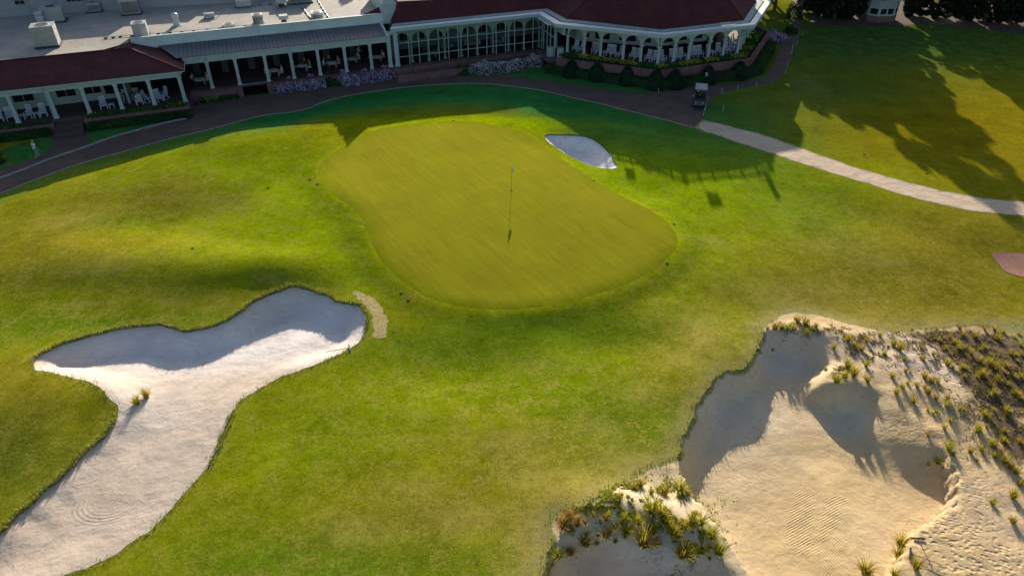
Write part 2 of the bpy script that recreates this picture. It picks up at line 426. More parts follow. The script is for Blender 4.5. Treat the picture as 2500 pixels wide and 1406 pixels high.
green_px = zpts([(190,410),(205,375),(245,335),(300,300),(390,240),(470,198),(560,165),(700,140),(850,122),(1000,115),(1150,120),(1270,143),(1400,170),(1490,210),(1560,257),(1640,315),(1720,375),(1800,432),(1900,495),(2000,550),(2120,608),(2230,665),(2320,730),(2375,800),(2388,860),(2370,905),(2310,965),(2200,1045),(2080,1105),(1900,1168),(1740,1213),(1600,1243),(1400,1263),(1250,1265),(1100,1250),(950,1220),(850,1185),(760,1130),(690,1080),(645,1035),(600,995),(545,915),(505,825),(470,745),(430,675),(375,625),(300,575),(230,510),(198,455)], 700, 250, 2.5)
left_px = zpts([(150,460),(165,440),(230,405),(320,375),(400,350),(500,328),(600,312),(690,305),(740,318),(800,332),(870,325),(940,310),(1000,280),(1060,240),(1110,205),(1170,175),(1240,148),(1290,140),(1340,150),(1390,165),(1430,180),(1470,205),(1510,212),(1560,215),(1590,250),(1602,290),(1598,335),(1575,375),(1530,410),(1460,450),(1380,480),(1290,515),(1200,550),(1120,595),(1060,635),(1015,690),(990,740),(970,800),(945,860),(905,925),(860,985),(800,1055),(730,1125),(670,1195),(590,1250),(500,1310),(420,1350),(330,1385),(280,1406),(180,1460),(0,1540),(-250,1620),(-330,1500),(-200,1340),(0,1215),(60,1150),(130,1090),(190,1030),(260,980),(310,930),(350,880),(410,830),(460,790),(490,750),(510,710),(513,670),(490,640),(455,600),(420,575),(360,550),(300,535),(230,520),(180,512),(150,500)], 0, 620, 1.789)
small_px = zpts([(1575,205),(1600,196),(1680,197),(1760,200),(1820,208),(1870,225),(1920,260),(1960,300),(1985,325),(1985,345),(2005,365),(2022,385),(2010,402),(1960,405),(1900,398),(1840,382),(1780,355),(1710,320),(1650,280),(1600,245),(1580,222)], 700, 250, 2.5)
waste_px = [(1300,1470),(1332,1400),(1330,1365),(1345,1325),(1338,1292),(1352,1262),(1395,1238),(1440,1222),(1480,1198),(1530,1172),(1580,1143),(1622,1126),(1656,1110),(1664,1080),(1674,1050),(1690,1016),(1712,970),(1734,936),(1758,914),(1790,905),(1828,886),(1845,858),(1854,832),(1866,812),(1852,802),(1872,786),(1905,768),(1940,758),(1985,764),(2030,776),(2080,788),(2130,800),(2190,806),(2260,800),(2330,794),(2420,791),(2500,794),(2600,790),(2760,800),(2900,1100),(2900,1470),(2400,1560),(1800,1560)]
_gp = spline(gt(green_px), .4)      # the green stands on its own low crown with sloping shoulders
_gx = np.arange(_gp[:,0].min()-5, _gp[:,0].max()+5, .3); _gy = np.arange(_gp[:,1].min()-5, _gp[:,1].max()+5, .3)
_mx, _my = np.meshgrid(_gx, _gy); _d = pdist(_mx, _my, _gp, True)*np.where(inside(_mx.ravel(), _my.ravel(), _gp).reshape(_mx.shape), -1, 1)
GREEN_SHOULDER = (_gx[0], _gy[0], .3, .30*(1-sstep(_d, -.6, 2.4)))
def ragged(p, a, f=1.0):
    s = np.cumsum(np.r_[0, np.hypot(*np.diff(p, axis=0).T)]); t = np.roll(p, -1, 0)-np.roll(p, 1, 0); n = np.stack([t[:,1], -t[:,0]], 1); n /= np.linalg.norm(n, axis=1)[:, None]
    w = sum(np.sin(s*k*f+h)*c for k, h, c in ((2.1, .3, 1), (4.7, 1.9, .7), (9.3, 4.1, .5), (15.1, 2.2, .35))); return p+n*(a*w)[:, None]
OUT = {
    'putting_green': spline(gt(green_px), .4),
    'left': ragged(spline(gt(left_px), .18, jitter=.01), .035),
    'small': spline(gt(small_px), .3, jitter=.02),
    'waste': ragged(spline(gt(waste_px), .22, jitter=.03), .06),
    'walk': np.array([G(*p) for p in PATH_LOW]+[G(*p) for p in [(1715,293),(1720,275),(1735,245),(1760,228),(1800,219),(1860,210),(1898,199),(1916,180),(1930,150),(1945,110),(1955,70),(1965,20),(1972,-40),(1950,-60),(1936,-10),(1929,60),(1908,112),(1896,140),(1882,168),(1868,190),(1800,201),(1700,212),(1610,224),(1570,228),(1500,221),(1400,206),(1300,194),(1220,183),(1160,178),(1110,176),(1000,186),(900,198),(800,210),(720,221),(660,230),(600,234),(560,238),(480,243),(462,262),(456,291),(410,299),(340,317),(270,337),(215,357),(218,292),(150,292),(132,310),(128,352),(100,382),(40,402),(0,412),(-120,440),(-260,480)]]),
    'cart': np.array([G(*p) for p in CART_LOW]+[G(*p) for p in [(2700,508),(2560,499),(2500,493),(2400,482),(2300,465),(2200,440),(2100,412),(2000,378),(1930,352),(1850,325),(1740,298),(1715,293)]]),
    'pad': np.array([GT(*p) for p in [(2420,623),(2431,617),(2500,619),(2600,622),(2640,670),(2560,682),(2500,677),(2480,673),(2452,663)]]),
    'sod': ragged(spline(gt([(858,713),(872,709),(900,722),(925,742),(942,768),(944,800),(940,826),(912,825),(914,800),(908,772),(890,745),(868,724)]), .2, jitter=.03), .05),
}
for k in ('walk', 'cart', 'pad'):
    p = OUT[k]; q = []
    for i in range(len(p)):
        a, b = p[i], p[(i+1) % len(p)]; n = max(1, int(np.hypot(*(b-a))/1.0))
        q += [a+(b-a)*j/n for j in range(n)]
    OUT[k] = np.array(q)+(0 if k == 'pad' else rng.normal(0, .05, (len(q), 2)))

# bunker floors: how far the sand lies below the surrounding ground
def sand_left(x, y):
    d = pdist(x, y, OUT['left'], True)
    back = spline(gt(zpts([(150,460),(320,375),(500,328),(690,305),(800,332),(940,310),(1060,240),(1170,175),(1290,140),(1430,180),(1560,215),(1602,290)], 0, 620, 1.789)), .5, False)
    side = spline(gt(zpts([(-330,1500),(0,1215),(190,1030),(350,880),(460,790)], 0, 620, 1.789)), .5, False)
    db = pdist(x, y, back); ds = pdist(x, y, side)
    dep = .85*np.exp(-(db/5.0)**2)+.40*np.exp(-(ds/2.2)**2)
    return T(x, y) - .012 - .11*np.exp(-(np.minimum(db, ds)/1.0)**2) - .16*sstep(d, 0, 2.2) - dep*sstep(d, -.25, 1.9)
def sand_small(x, y):
    d = pdist(x, y, OUT['small'], True)
    return T(x, y) - .05 - .72*sstep(d, -.2, 1.5)
bankA = spline(gt([(1652,1122),(1668,1065),(1690,1016),(1734,936),(1790,905),(1828,886),(1850,835),(1870,812),(1920,808),(1975,822),(2015,850),(2042,885),(2020,915),(2012,935),(2050,942),(2140,950),(2190,990),(2240,1025),(2290,1075)]), .3, False)
floorA = np.vstack([bankA, np.array(gt([(2330,1150),(2330,1230),(2240,1290),(2160,1420),(1850,1420),(1790,1330),(1700,1210)]))])
bankB = spline(gt([(1345,1340),(1375,1315),(1405,1290),(1450,1285),(1490,1300),(1540,1310),(1580,1322),(1640,1345),(1720,1345),(1775,1375),(1800,1410)]), .3, False)
floorB = np.vstack([bankB, np.array(gt([(1790,1480),(1330,1480)]))])
_lat = rng.uniform(-1, 1, (64, 64))
def vnoise(x, y, L):
    u = np.asarray(x)/L+200; v = np.asarray(y)/L+200; i = np.floor(u).astype(int); j = np.floor(v).astype(int)
    a = u-i; b = v-j; a = a*a*(3-2*a); b = b*b*(3-2*b); g = lambda p, q: _lat[p % 64, q % 64]
    return (g(i, j)*(1-a)+g(i+1, j)*a)*(1-b)+(g(i, j+1)*(1-a)+g(i+1, j+1)*a)*b
def hum(x, y):
    return .075*vnoise(x, y, 1.9)+.05*vnoise(x+7, y+3, .95)+.028*vnoise(x, y, .5)
_rx, _ry = GT(2245, 1025)
def sand_waste(x, y):
    z = T(x, y); e = pdist(x, y, OUT['waste'], True)
    ia, ib = inside(x, y, floorA), inside(x, y, floorB)
    da = np.where(ia, pdist(x, y, bankA), 0); db = np.where(ib, pdist(x, y, bankB), 0)
    sc_ = 1-.84*np.exp(-(((x-_rx)/2.7)**2+((y-_ry)/3.0)**2)**2)
    z = z - sc_*np.where(ia, (.98*np.exp(-(np.maximum(da-2.0, 0)/7.0)**2)+.16)*sstep(da, -.15, 1.35), 0)
    z = z - np.where(ib, 1.15*sstep(db, -.15, 1.5), 0)
    return z + hum(x, y)*np.where(ia | ib, .25, 1.0)*sstep(e, .05, 1.2)

# grid of points, finer where the camera is close
pts = []; 
def grid(x0, x1, y0, y1, st):
    gx, gy = np.meshgrid(np.arange(x0, x1, st), np.arange(y0, y1, st))
    g = np.stack([gx.ravel(), gy.ravel()], 1); return g + rng.uniform(-.28*st, .28*st, g.shape)
far = np.vstack([grid(-90, 90, 2, 130, 3.2), grid(-700, 700, -300, 900, 60)])
far = far[~((far[:,0] > -55) & (far[:,0] < 62) & (far[:,1] > 14) & (far[:,1] < 82))]
far = far[(np.abs(far[:,0]) < 90) & (far[:,1] > 2) & (far[:,1] < 130) | (np.abs(far[:,0]) > 95) | (far[:,1] < -5) | (far[:,1] > 135)]
mid = grid(-55, 62, 14, 82, .8)
sandy = np.zeros(len(mid), bool)
for k in ('left', 'small', 'waste'): sandy |= inside(mid[:,0], mid[:,1], OUT[k])
near = mid[:,1] < 44
base_pts = np.vstack([far, mid[~sandy & ~near]])
g2 = grid(-40, 44, 14, 44, .5); s2 = np.zeros(len(g2), bool)
for k in ('left', 'small', 'waste'): s2 |= inside(g2[:,0], g2[:,1], OUT[k])
base_pts = np.vstack([base_pts, g2[~s2]])
for k, st in (('left', .24), ('small', .3), ('waste', .2)):
    p = OUT[k]; g3 = grid(max(p[:,0].min(), -34), min(p[:,0].max(), 30), max(p[:,1].min(), 15), p[:,1].max(), st)
    g3 = g3[inside(g3[:,0], g3[:,1], p)]; base_pts = np.vstack([base_pts, g3])
# keep grid points off the outlines
keep = np.ones(len(base_pts), bool)
for k, p in OUT.items():
    bb = (base_pts[:,0] > p[:,0].min()-1) & (base_pts[:,0] < p[:,0].max()+1) & (base_pts[:,1] > p[:,1].min()-1) & (base_pts[:,1] < p[:,1].max()+1)
    idx = np.where(bb & keep)[0]; d = pdist(base_pts[idx,0], base_pts[idx,1], p, True); keep[idx[d < .10]] = False
base_pts = base_pts[keep]
allp = [base_pts]; edges = []; off = len(base_pts)
for k, p in OUT.items():
    n = len(p); allp.append(p); edges += [(off+i, off+(i+1) % n) for i in range(n)]; off += n
allp = np.vstack(allp)
res = delaunay_2d_cdt([Vector((float(x), float(y))) for x, y in allp], edges, [], 0, 1e-5)
V = np.array([(v.x, v.y) for v in res[0]]); F = np.array([tuple(f) for f in res[2] if len(f) == 3])
cen = V[F].mean(1); owner = np.full(len(F), 'lawn', dtype=object)
for k in ('cart', 'walk', 'pad', 'sod', 'putting_green', 'waste', 'left', 'small'):
    owner[inside(cen[:,0], cen[:,1], OUT[k])] = k

def region(key, zf, name, mat, kind='structure', cols=None, label=None):
    f = F[owner == key]; used = np.unique(f); mp = np.full(len(V), -1); mp[used] = np.arange(len(used))
    xy = V[used]; z = zf(xy[:,0], xy[:,1]); me = bpy.data.meshes.new(name)
    f = mp[f]; a = xy[f[:,1]]-xy[f[:,0]]; b = xy[f[:,2]]-xy[f[:,0]]; flip = (a[:,0]*b[:,1]-a[:,1]*b[:,0]) < 0
    f[flip] = f[flip][:, ::-1]
    me.from_pydata(np.column_stack([xy, z]).tolist(), [], f.tolist()); me.materials.append(mat)
    me.polygons.foreach_set('use_smooth', [True]*len(f))
    for nm, arr in (cols(xy[:,0], xy[:,1]) if cols else {}).items():
        if arr.ndim == 2:
            at = me.attributes.new(nm, 'FLOAT_COLOR', 'POINT'); at.data.foreach_set('color', np.column_stack([arr, np.ones(len(arr))]).astype(np.float32).ravel())
        else:
            at = me.attributes.new(nm, 'FLOAT', 'POINT'); at.data.foreach_set('value', arr.astype(np.float32))
    me.update(); o = link(name, me); tag(o, kind=kind, label=label); return o

def blobs(x, y, base, lst, off=0):
    c = np.tile(np.array(base, float), (len(x), 1))
    for px, py, rx, ry, col, w in lst:
        bx, by = GT(px, py); k = w*np.exp(-(((x-bx)/rx)**2+((y-by)/ry)**2)); c = c*(1-k)[:, None]+np.array(col)[None]*k[:, None]
    return c
BRI = (.225, .325, .001); BRL = (.185, .285, .001); MIDG = (.15, .24, .002); DEEP = (.085, .165, .008); OLV = (.235, .19, .016); TAN = (.40, .31, .09); TEAL_SHADE = (.016, .175, .044); SHADY = (.045, .115, .016)  # the teal and shady greens carry painted clubhouse and tree shade
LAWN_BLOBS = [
    (1900,255,13,11,TEAL_SHADE,.75),(2030,140,8,12,(.02,.12,.03),.6),(1985,215,2.2,4,(.16,.24,.14),.5),(2250,90,24,16,SHADY,.75),(2300,310,18,20,(.245,.185,.006),.9),(2120,95,24,12,(.022,.10,.026),.85),(2080,215,7,6,(.04,.12,.02),.5),(2060,430,9,3.5,(.24,.25,.004),.6),  # dark greens paint tree shade into the upper right lawn
    (600,425,14,5.5,BRL,.85),(700,560,8,8,BRI,.8),(1700,470,9,9,BRI,1),(1480,440,6,7,BRI,.9),(1180,294,11,1.1,BRI,.9),(1310,308,2.5,1.6,BRI,.8),(2050,490,9,6,BRI,.45),(1750,580,7,7,BRI,.6),  # narrow bright bands paint the sunlit strip behind the green
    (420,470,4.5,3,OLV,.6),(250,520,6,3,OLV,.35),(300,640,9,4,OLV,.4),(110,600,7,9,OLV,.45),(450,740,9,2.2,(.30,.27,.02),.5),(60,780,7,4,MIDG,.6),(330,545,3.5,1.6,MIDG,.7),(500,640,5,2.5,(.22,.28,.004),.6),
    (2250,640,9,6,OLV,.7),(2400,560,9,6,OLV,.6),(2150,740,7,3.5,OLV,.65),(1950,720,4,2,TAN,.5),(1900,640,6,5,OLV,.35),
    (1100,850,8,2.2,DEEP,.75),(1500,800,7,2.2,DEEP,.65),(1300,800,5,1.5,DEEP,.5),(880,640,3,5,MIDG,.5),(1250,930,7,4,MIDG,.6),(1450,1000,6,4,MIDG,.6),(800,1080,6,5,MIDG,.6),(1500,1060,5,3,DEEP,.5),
    (1650,900,2.5,4,OLV,.35),(1720,820,1.6,2.5,TAN,.5),(1660,880,1.2,.8,TAN,.45),(1250,1080,5,2.5,(.27,.25,.01),.5),(1120,1260,5,2.5,OLV,.5),(860,1260,3,3,OLV,.4),(1150,1390,9,1.5,DEEP,.45),(820,1390,5,2,DEEP,.6),(560,1360,4,2,DEEP,.5),
    (1350,1200,2.0,3.0,OLV,.45),(1310,1340,1.3,2.5,TAN,.5),(1420,1180,1.8,1.2,TAN,.45),(1540,1130,1.8,1.0,TAN,.5),(1640,1050,1.0,2,DEEP,.45),
    (130,1000,5,4,OLV,.5),(40,1120,5,4,(.09,.12,.010),.85),(10,930,4,3,OLV,.6),(230,960,1.6,2.6,(.27,.26,.006),.6),(180,795,5,1.2,DEEP,.75),(440,780,5,.9,DEEP,.7),(760,690,2,.8,DEEP,.5),(560,770,1.5,.6,DEEP,.6),
    (2450,760,4,2,OLV,.8),(2100,785,6,1.2,TAN,.45),(200,745,.9,.35,TAN,.5),(420,735,.8,.25,TAN,.7),(530,732,.6,.22,TAN,.7),(660,680,1.2,.3,TAN,.5),(420,475,.8,.35,TAN,.5),(1250,1080,2.2,1.0,TAN,.30),(1120,1260,2.0,.9,TAN,.35),(870,1290,1.5,.7,TAN,.3),(1460,1040,1.2,.7,TAN,.3),(1290,1160,1.6,.7,TAN,.3),(1010,1190,1.4,.6,TAN,.25),(1560,960,1.3,1.1,TAN,.3),(1330,890,2.0,.6,TAN,.2),(2150,640,2.5,.5,TAN,.35),(2000,600,2.5,.7,TAN,.25),(1740,590,1.0,.9,TAN,.3),(860,420,2.0,.8,OLV,.35),(560,500,2,1.2,TAN,.25),(160,540,2.5,1.2,TAN,.3),(250,640,2.2,.8,TAN,.25),
]
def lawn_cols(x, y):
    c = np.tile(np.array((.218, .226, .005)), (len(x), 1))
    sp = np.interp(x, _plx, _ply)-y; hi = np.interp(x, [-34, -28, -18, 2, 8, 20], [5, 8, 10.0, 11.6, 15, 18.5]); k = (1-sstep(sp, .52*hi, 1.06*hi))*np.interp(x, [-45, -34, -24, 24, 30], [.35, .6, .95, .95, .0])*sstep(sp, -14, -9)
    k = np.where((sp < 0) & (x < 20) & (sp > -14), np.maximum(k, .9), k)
    c = c*(1-k)[:, None]+np.array(TEAL_SHADE)[None]*k[:, None]  # paints the clubhouse shadow into the lawn, fading at its edge
    for px, py, rx, ry, col, w in LAWN_BLOBS:
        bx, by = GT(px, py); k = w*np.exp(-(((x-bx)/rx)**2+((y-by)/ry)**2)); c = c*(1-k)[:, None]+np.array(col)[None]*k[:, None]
    d = np.full(len(x), .5)
    for px, py, rx, ry, w in [(1700,850,3.5,6,.6),(1250,1050,9,7,.4),(2200,700,12,8,.4),(450,470,9,5,.45),(1340,1250,2.5,6,.7),(1560,1120,4,2.5,.7),(150,700,9,6,.4),(1250,800,9,3,-.4),(1250,270,44,9,-.6),(2000,230,16,14,-.5)]:
        bx, by = GT(px, py); d = d + w*np.exp(-(((x-bx)/rx)**2+((y-by)/ry)**2))
    dw = pdist(x, y, OUT['waste'], True); dl = pdist(x, y, OUT['left'], True)
    edge = np.exp(-(dw/.7)**2)*.75
    c = c*(1-edge)[:, None]+np.array((.34, .29, .12))[None]*edge[:, None]
    edge2 = np.exp(-(dl/.40)**2)*.4
    c = c*(1-edge2)[:, None]+np.array((.26, .26, .03))[None]*edge2[:, None]
    dg = pdist(x, y, OUT['putting_green'], True); eg = np.exp(-(dg/.30)**2)*.8
    c = c*(1-eg)[:, None]+np.array((.33, .36, .004))[None]*eg[:, None]
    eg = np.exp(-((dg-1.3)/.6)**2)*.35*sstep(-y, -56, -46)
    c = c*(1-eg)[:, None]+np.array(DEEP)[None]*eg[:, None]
    return {'col': c, 'dry': np.clip(d, 0, 1.2)}
def green_cols(x, y):
    g = sstep(y, 38, 58); dg = pdist(x, y, OUT['putting_green'], True)
    k = (.80+.27*g)*(1-.10*np.exp(-(dg/1.2)**2))
    e = np.exp(-(dg/.55)**2)*(.5+.5*sstep(-x, -2, 6))
    return {'col': np.stack([k*(1-.03*g)*(1-.20*e), k*(.96+.06*(1-g))*(1+.0*e), k*(1-.5*e)], 1)}
LS = (.64, .53, .435); RS = (.62, .445, .228)
def zero(x): return np.zeros(len(x))
def left_cols(x, y):
    c = blobs(x, y, LS, [(420,830,9,2.2,(.80,.76,.75),.8),(780,770,4,3,(.80,.76,.75),.8),(150,1300,7,4,(.56,.45,.35),.7),(620,930,3,1.0,(.52,.42,.33),.6),(320,1180,3,3,(.56,.47,.38),.6),(300,980,3,2,(.66,.60,.54),.6),(700,960,1.6,.7,(.50,.40,.31),.5),(520,1170,1.4,1.2,(.52,.44,.36),.5),(260,1200,1.5,1.2,(.46,.37,.29),.5)])  # paler blobs on the back bank lift its shaded sand
    def m(px, py, rx, ry): bx, by = GT(px, py); return np.exp(-(((x-bx)/rx)**2+((y-by)/ry)**2)**2)
    bx, by = GT(265, 1215); r = np.hypot((x-bx)/1.25, (y-by)/1.0)
    ring = np.exp(-((r-1.0)/.38)**2)*sstep(by+.6-y, 0, .8); bx2, by2 = GT(640, 990); r2 = np.hypot(x-bx2, (y-by2)*1.3); ring2 = np.exp(-((r2-2.6)/.5)**2)*sstep(y-by2, .2, 1.5)*.7; r = np.where(ring2 > ring, r2, r); ring = np.maximum(ring, ring2)
    return {'col': c, 'dirt': zero(x), 'rake': zero(x), 'drag': zero(x), 'arc': ring*.45, 'rad': r, 'foot': m(610,960,3,1.2)*.12}
def waste_cols(x, y):
    c = blobs(x, y, RS, [(1750,1180,2.5,1.5,(.72,.57,.34),.7),(1760,1290,1.5,2.5,(.72,.56,.33),.6),(2150,1290,2.0,1.6,(.74,.55,.31),.7),(1800,980,3.5,3.5,(.72,.64,.54),.7),(1920,850,2.5,2,(.74,.68,.60),.7),(1560,1370,4,2,(.70,.64,.55),.8),(2080,1000,1.5,1.5,(.70,.62,.52),.6),(2250,870,4,3,(.62,.52,.44),.7),(2450,1250,4,3,(.60,.455,.30),.7),(1800,980,3,3,(.66,.53,.35),.6),(1960,1060,3,1.2,(.40,.29,.16),.7),(1880,1110,1.6,.6,(.38,.27,.15),.5),(2080,1090,1.2,.6,(.38,.28,.16),.5),(1860,1200,2.2,.5,(.46,.33,.18),.5),(2000,1380,1.5,1.2,(.46,.34,.19),.5),(1550,1210,3,2,(.66,.58,.42),.6)])
    d = np.full(len(x), -.35)
    for px, py, rx, ry, w in [(2430,880,3.8,2.8,1.12),(2310,830,2.2,.9,.75),(2480,1080,1.4,3.6,.8),(2560,950,4,4,.85),(2100,830,3.5,.9,.32),(2150,900,1.4,1.2,.25),(1560,1215,2.6,1.1,.42),(1400,1300,.9,1.2,.50),(1900,790,1.4,.6,.35),(1845,850,.5,1.2,.5),(1650,1125,.6,.4,.4)]:
        bx, by = GT(px, py); d = d + w*np.exp(-(((x-bx)/rx)**2+((y-by)/ry)**2))
    for px, py, rx, ry, w in [(2240,850,1.6,.5,-.9),(2290,885,1.1,.5,-.7)]:
        bx, by = GT(px, py); d = d + w*np.exp(-(((x-bx)/rx)**2+((y-by)/ry)**2))
    rk = inside(x, y, np.array(gt([(1950,1172),(2000,1175),(1990,1290),(2020,1330),(1960,1330),(1922,1290)])))*.55 + inside(x, y, np.array(gt([(2020,1190),(2080,1180),(2062,1250),(2020,1300),(2005,1290)])))*.55
    dr = inside(x, y, np.array(gt([(2085,1190),(2115,1215),(2080,1290),(2050,1400),(2010,1400),(2040,1290)])))*.5
    ft = zero(x)
    for px, py, rx, ry, w in [(2340,1320,2.3,1.9,1.0),(2420,1380,2.5,1.5,.8),(2360,1180,1.6,2.4,.55),(2230,1040,2,1.5,.35),(1500,1200,3,2,.2),(2350,950,2.6,3,.45),(1740,1190,1.5,1.0,.15)]:
        bx, by = GT(px, py); ft = ft + w*np.exp(-(((x-bx)/rx)**2+((y-by)/ry)**2)**2)
    tf = np.exp(-(pdist(x, y, OUT['waste'], True)/.28)**2)
    return {'col': c, 'turf': tf, 'dirt': d, 'rake': rk.astype(float), 'drag': dr.astype(float), 'foot': np.clip(ft, 0, 1)}
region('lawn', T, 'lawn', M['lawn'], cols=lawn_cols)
region('putting_green', lambda x, y: T(x, y)+.012*sstep(pdist(x, y, OUT['putting_green'], True), 0, .3), 'putting_green', M['green'], cols=green_cols)
region('left', sand_left, 'sand_bunker', M['sand'], cols=left_cols)
region('small', sand_small, 'greenside_sand_bunker', M['sand'], cols=lambda x, y: {'col': np.tile(np.array((.80,.77,.73)), (len(x),1)), 'dirt': zero(x), 'rake': zero(x), 'drag': zero(x)+.05, 'foot': zero(x)})
region('waste', sand_waste, 'sandy_waste_ground', M['sand'], cols=waste_cols)
region('walk', lambda x, y: T(x, y)+.0*x, 'brick_path', M['walk'])
region('cart', lambda x, y: T(x, y)+.01, 'sand_cart_path', M['sand'], cols=lambda x, y: {'col': np.tile(np.array((.62,.485,.35)), (len(x),1)), 'dirt': zero(x)-.3, 'rake': zero(x), 'drag': zero(x)+.06, 'foot': zero(x)+.05, 'turf': np.exp(-(pdist(x, y, OUT['cart'], True)/.22)**2)*.9})
region('pad', lambda x, y: T(x, y)+.02, 'brick_tee_pad', M['pad'])
region('sod', lambda x, y: T(x, y)+.008, 'dry_sod_strip', M['strawstrip'])

# turf lips: the cut face between lawn and sand
def lip(key, zs, name, thick=.05, over=.05):
    p = OUT[key]; n = len(p); zt = T(p[:,0], p[:,1]); zb = zs(p[:,0], p[:,1])
    nx = np.roll(p, -1, 0)-np.roll(p, 1, 0); nn = np.stack([nx[:,1], -nx[:,0]], 1); nn /= np.linalg.norm(nn, axis=1)[:, None]
    cx = p.mean(0); mb = MB(); tst = p+nn*.05
    sgn = np.where(inside(tst[:,0], tst[:,1], p), 1, -1); nn *= sgn[:, None]
    q = p+nn*(over*(.6+.8*rng.random(n)))[:, None]
    near_ = nn[:,1] > .05
    hgt = np.where(near_, .003, .02+.05*rng.random(n)); q = np.where(near_[:, None], p+nn*.006, q)
    vs = [(p[i,0]-nn[i,0]*.04, p[i,1]-nn[i,1]*.04, zt[i]+.004) for i in range(n)]+[(p[i,0], p[i,1], zt[i]+hgt[i]) for i in range(n)]+[(q[i,0], q[i,1], zt[i]+hgt[i]*.2) for i in range(n)]+[(p[i,0]+nn[i,0]*.01, p[i,1]+nn[i,1]*.01, zb[i]-.06) for i in range(n)]
    fs = []
    for r in range(3): fs += [(r*n+i, r*n+(i+1) % n, (r+1)*n+(i+1) % n, (r+1)*n+i) for i in range(n)]
    mb.add(vs, fs, 0, True); tag(mb.build(name, M['soil']), kind='structure')
lip('left', sand_left, 'bunker_turf_edge'); lip('small', sand_small, 'bunker_turf_edge', over=.04)

# pale stone edging along the lower side of the brick path
mb = MB()
def strip(mb, pts, w, h, lift=0.0):
    p = spline(pts, .8, False); d = np.gradient(p, axis=0); d /= np.linalg.norm(d, axis=1)[:, None]; nrm = np.stack([-d[:,1], d[:,0]], 1)
    a, b = p-nrm*w/2, p+nrm*w/2; z = T(p[:,0], p[:,1])+lift; n = len(p)
    vs = [(*a[i], z[i]-.05) for i in range(n)]+[(*a[i], z[i]+h) for i in range(n)]+[(*b[i], z[i]+h) for i in range(n)]+[(*b[i], z[i]-.05) for i in range(n)]
    fs = []
    for r in range(3): fs += [(r*n+i, r*n+i+1, (r+1)*n+i+1, (r+1)*n+i) for i in range(n-1)]
    mb.add(vs, fs)
strip(mb, [G(*p) for p in PATH_LOW], .10, .05); tag(mb.build('path_edging', M['edge']), kind='structure')
mb = MB(); strip(mb, [G(*p) for p in [(-160,492),(0,437),(60,415),(130,387),(205,362),(270,338),(340,318),(410,300),(456,291)]], .16, .13)
tag(mb.build('sidewalk_kerb', M['edge']), kind='structure')

# ------------------------------------------------------------------ clubhouse, in its own frame: u along the front, w to the back
OX, OY, ANG = -13.55, 79.08, math.radians(20.5)
UX, UY = math.cos(ANG), math.sin(ANG)
def toUW(x, y): dx, dy = x-OX, y-OY; return dx*UX+dy*UY, -dx*UY+dy*UX
def toXY(u, w): return OX+u*UX-w*UY, OY+u*UY+w*UX
def B(px, py, z): return toUW(*G(px, py, z))
club = empty('clubhouse', (OX, OY, 0), ANG)
tag(club, 'long white clubhouse with maroon roofs, colonnaded porches and round arcaded end', 'building')
def part(name, mb, mat, parent=club, label=None):
    o = mb.build(name, M[mat] if isinstance(mat, str) else [M[k] for k in mat], parent)
    if label: o['label'] = label
    return o

def column(u, w, z0, z1, r=.17, square=True, round_=False, name='column'):
    mb = MB()
    if round_:
        mb.box(u-r*1.5, u+r*1.5, w-r*1.5, w+r*1.5, z0, z0+.14)
        mb.tube((u, w, z0+.14), (u, w, z1-.14), r*1.12, r*.92, 12)
        mb.box(u-r*1.45, u+r*1.45, w-r*1.45, w+r*1.45, z1-.14, z1)
        mb.box(u-r*1.2, u+r*1.2, w-r*1.2, w+r*1.2, z1-.2, z1-.142)
    else:
        mb.box(u-r*1.4, u+r*1.4, w-r*1.4, w+r*1.4, z0, z0+.22, tx=.03, ty=.03)
        mb.box(u-r, u+r, w-r, w+r, z0+.22, z1-.16)
        mb.box(u-r*1.3, u+r*1.3, w-r*1.3, w+r*1.3, z1-.16, z1)
    return part(name, mb, 'white')
def window(u0, u1, w, z0, z1, ang=0, cu=0, cw=0, bars=1, mat='dark'):
    # a window in a plane: local x from u0..u1 along direction ang through (cu, cw), outward is local -y
    Mx = Matrix.Translation((cu, cw, 0)) @ Matrix.Rotation(ang, 4, 'Z')
    f = MB(); t = .09
    f.box(u0-t, u0, w-.06, w+.02, z0-t, z1+t, M=Mx); f.box(u1, u1+t, w-.06, w+.02, z0-t, z1+t, M=Mx)
    f.box(u0, u1, w-.06, w+.02, z1, z1+t, M=Mx); f.box(u0-t*.6, u1+t*.6, w-.10, w+.02, z0-t-.03, z0-.001, M=Mx)
    for b in range(1, bars+1):
        x = u0+(u1-u0)*b/(bars+1); f.box(x-.025, x+.025, w-.05, w-.01, z0, z1, M=Mx)
    o = part('window', f, 'white')
    p = MB(); p.box(u0, u1, w-.03, w+.01, z0, z1, M=Mx); p.build('pane', M[mat], o)
    return o

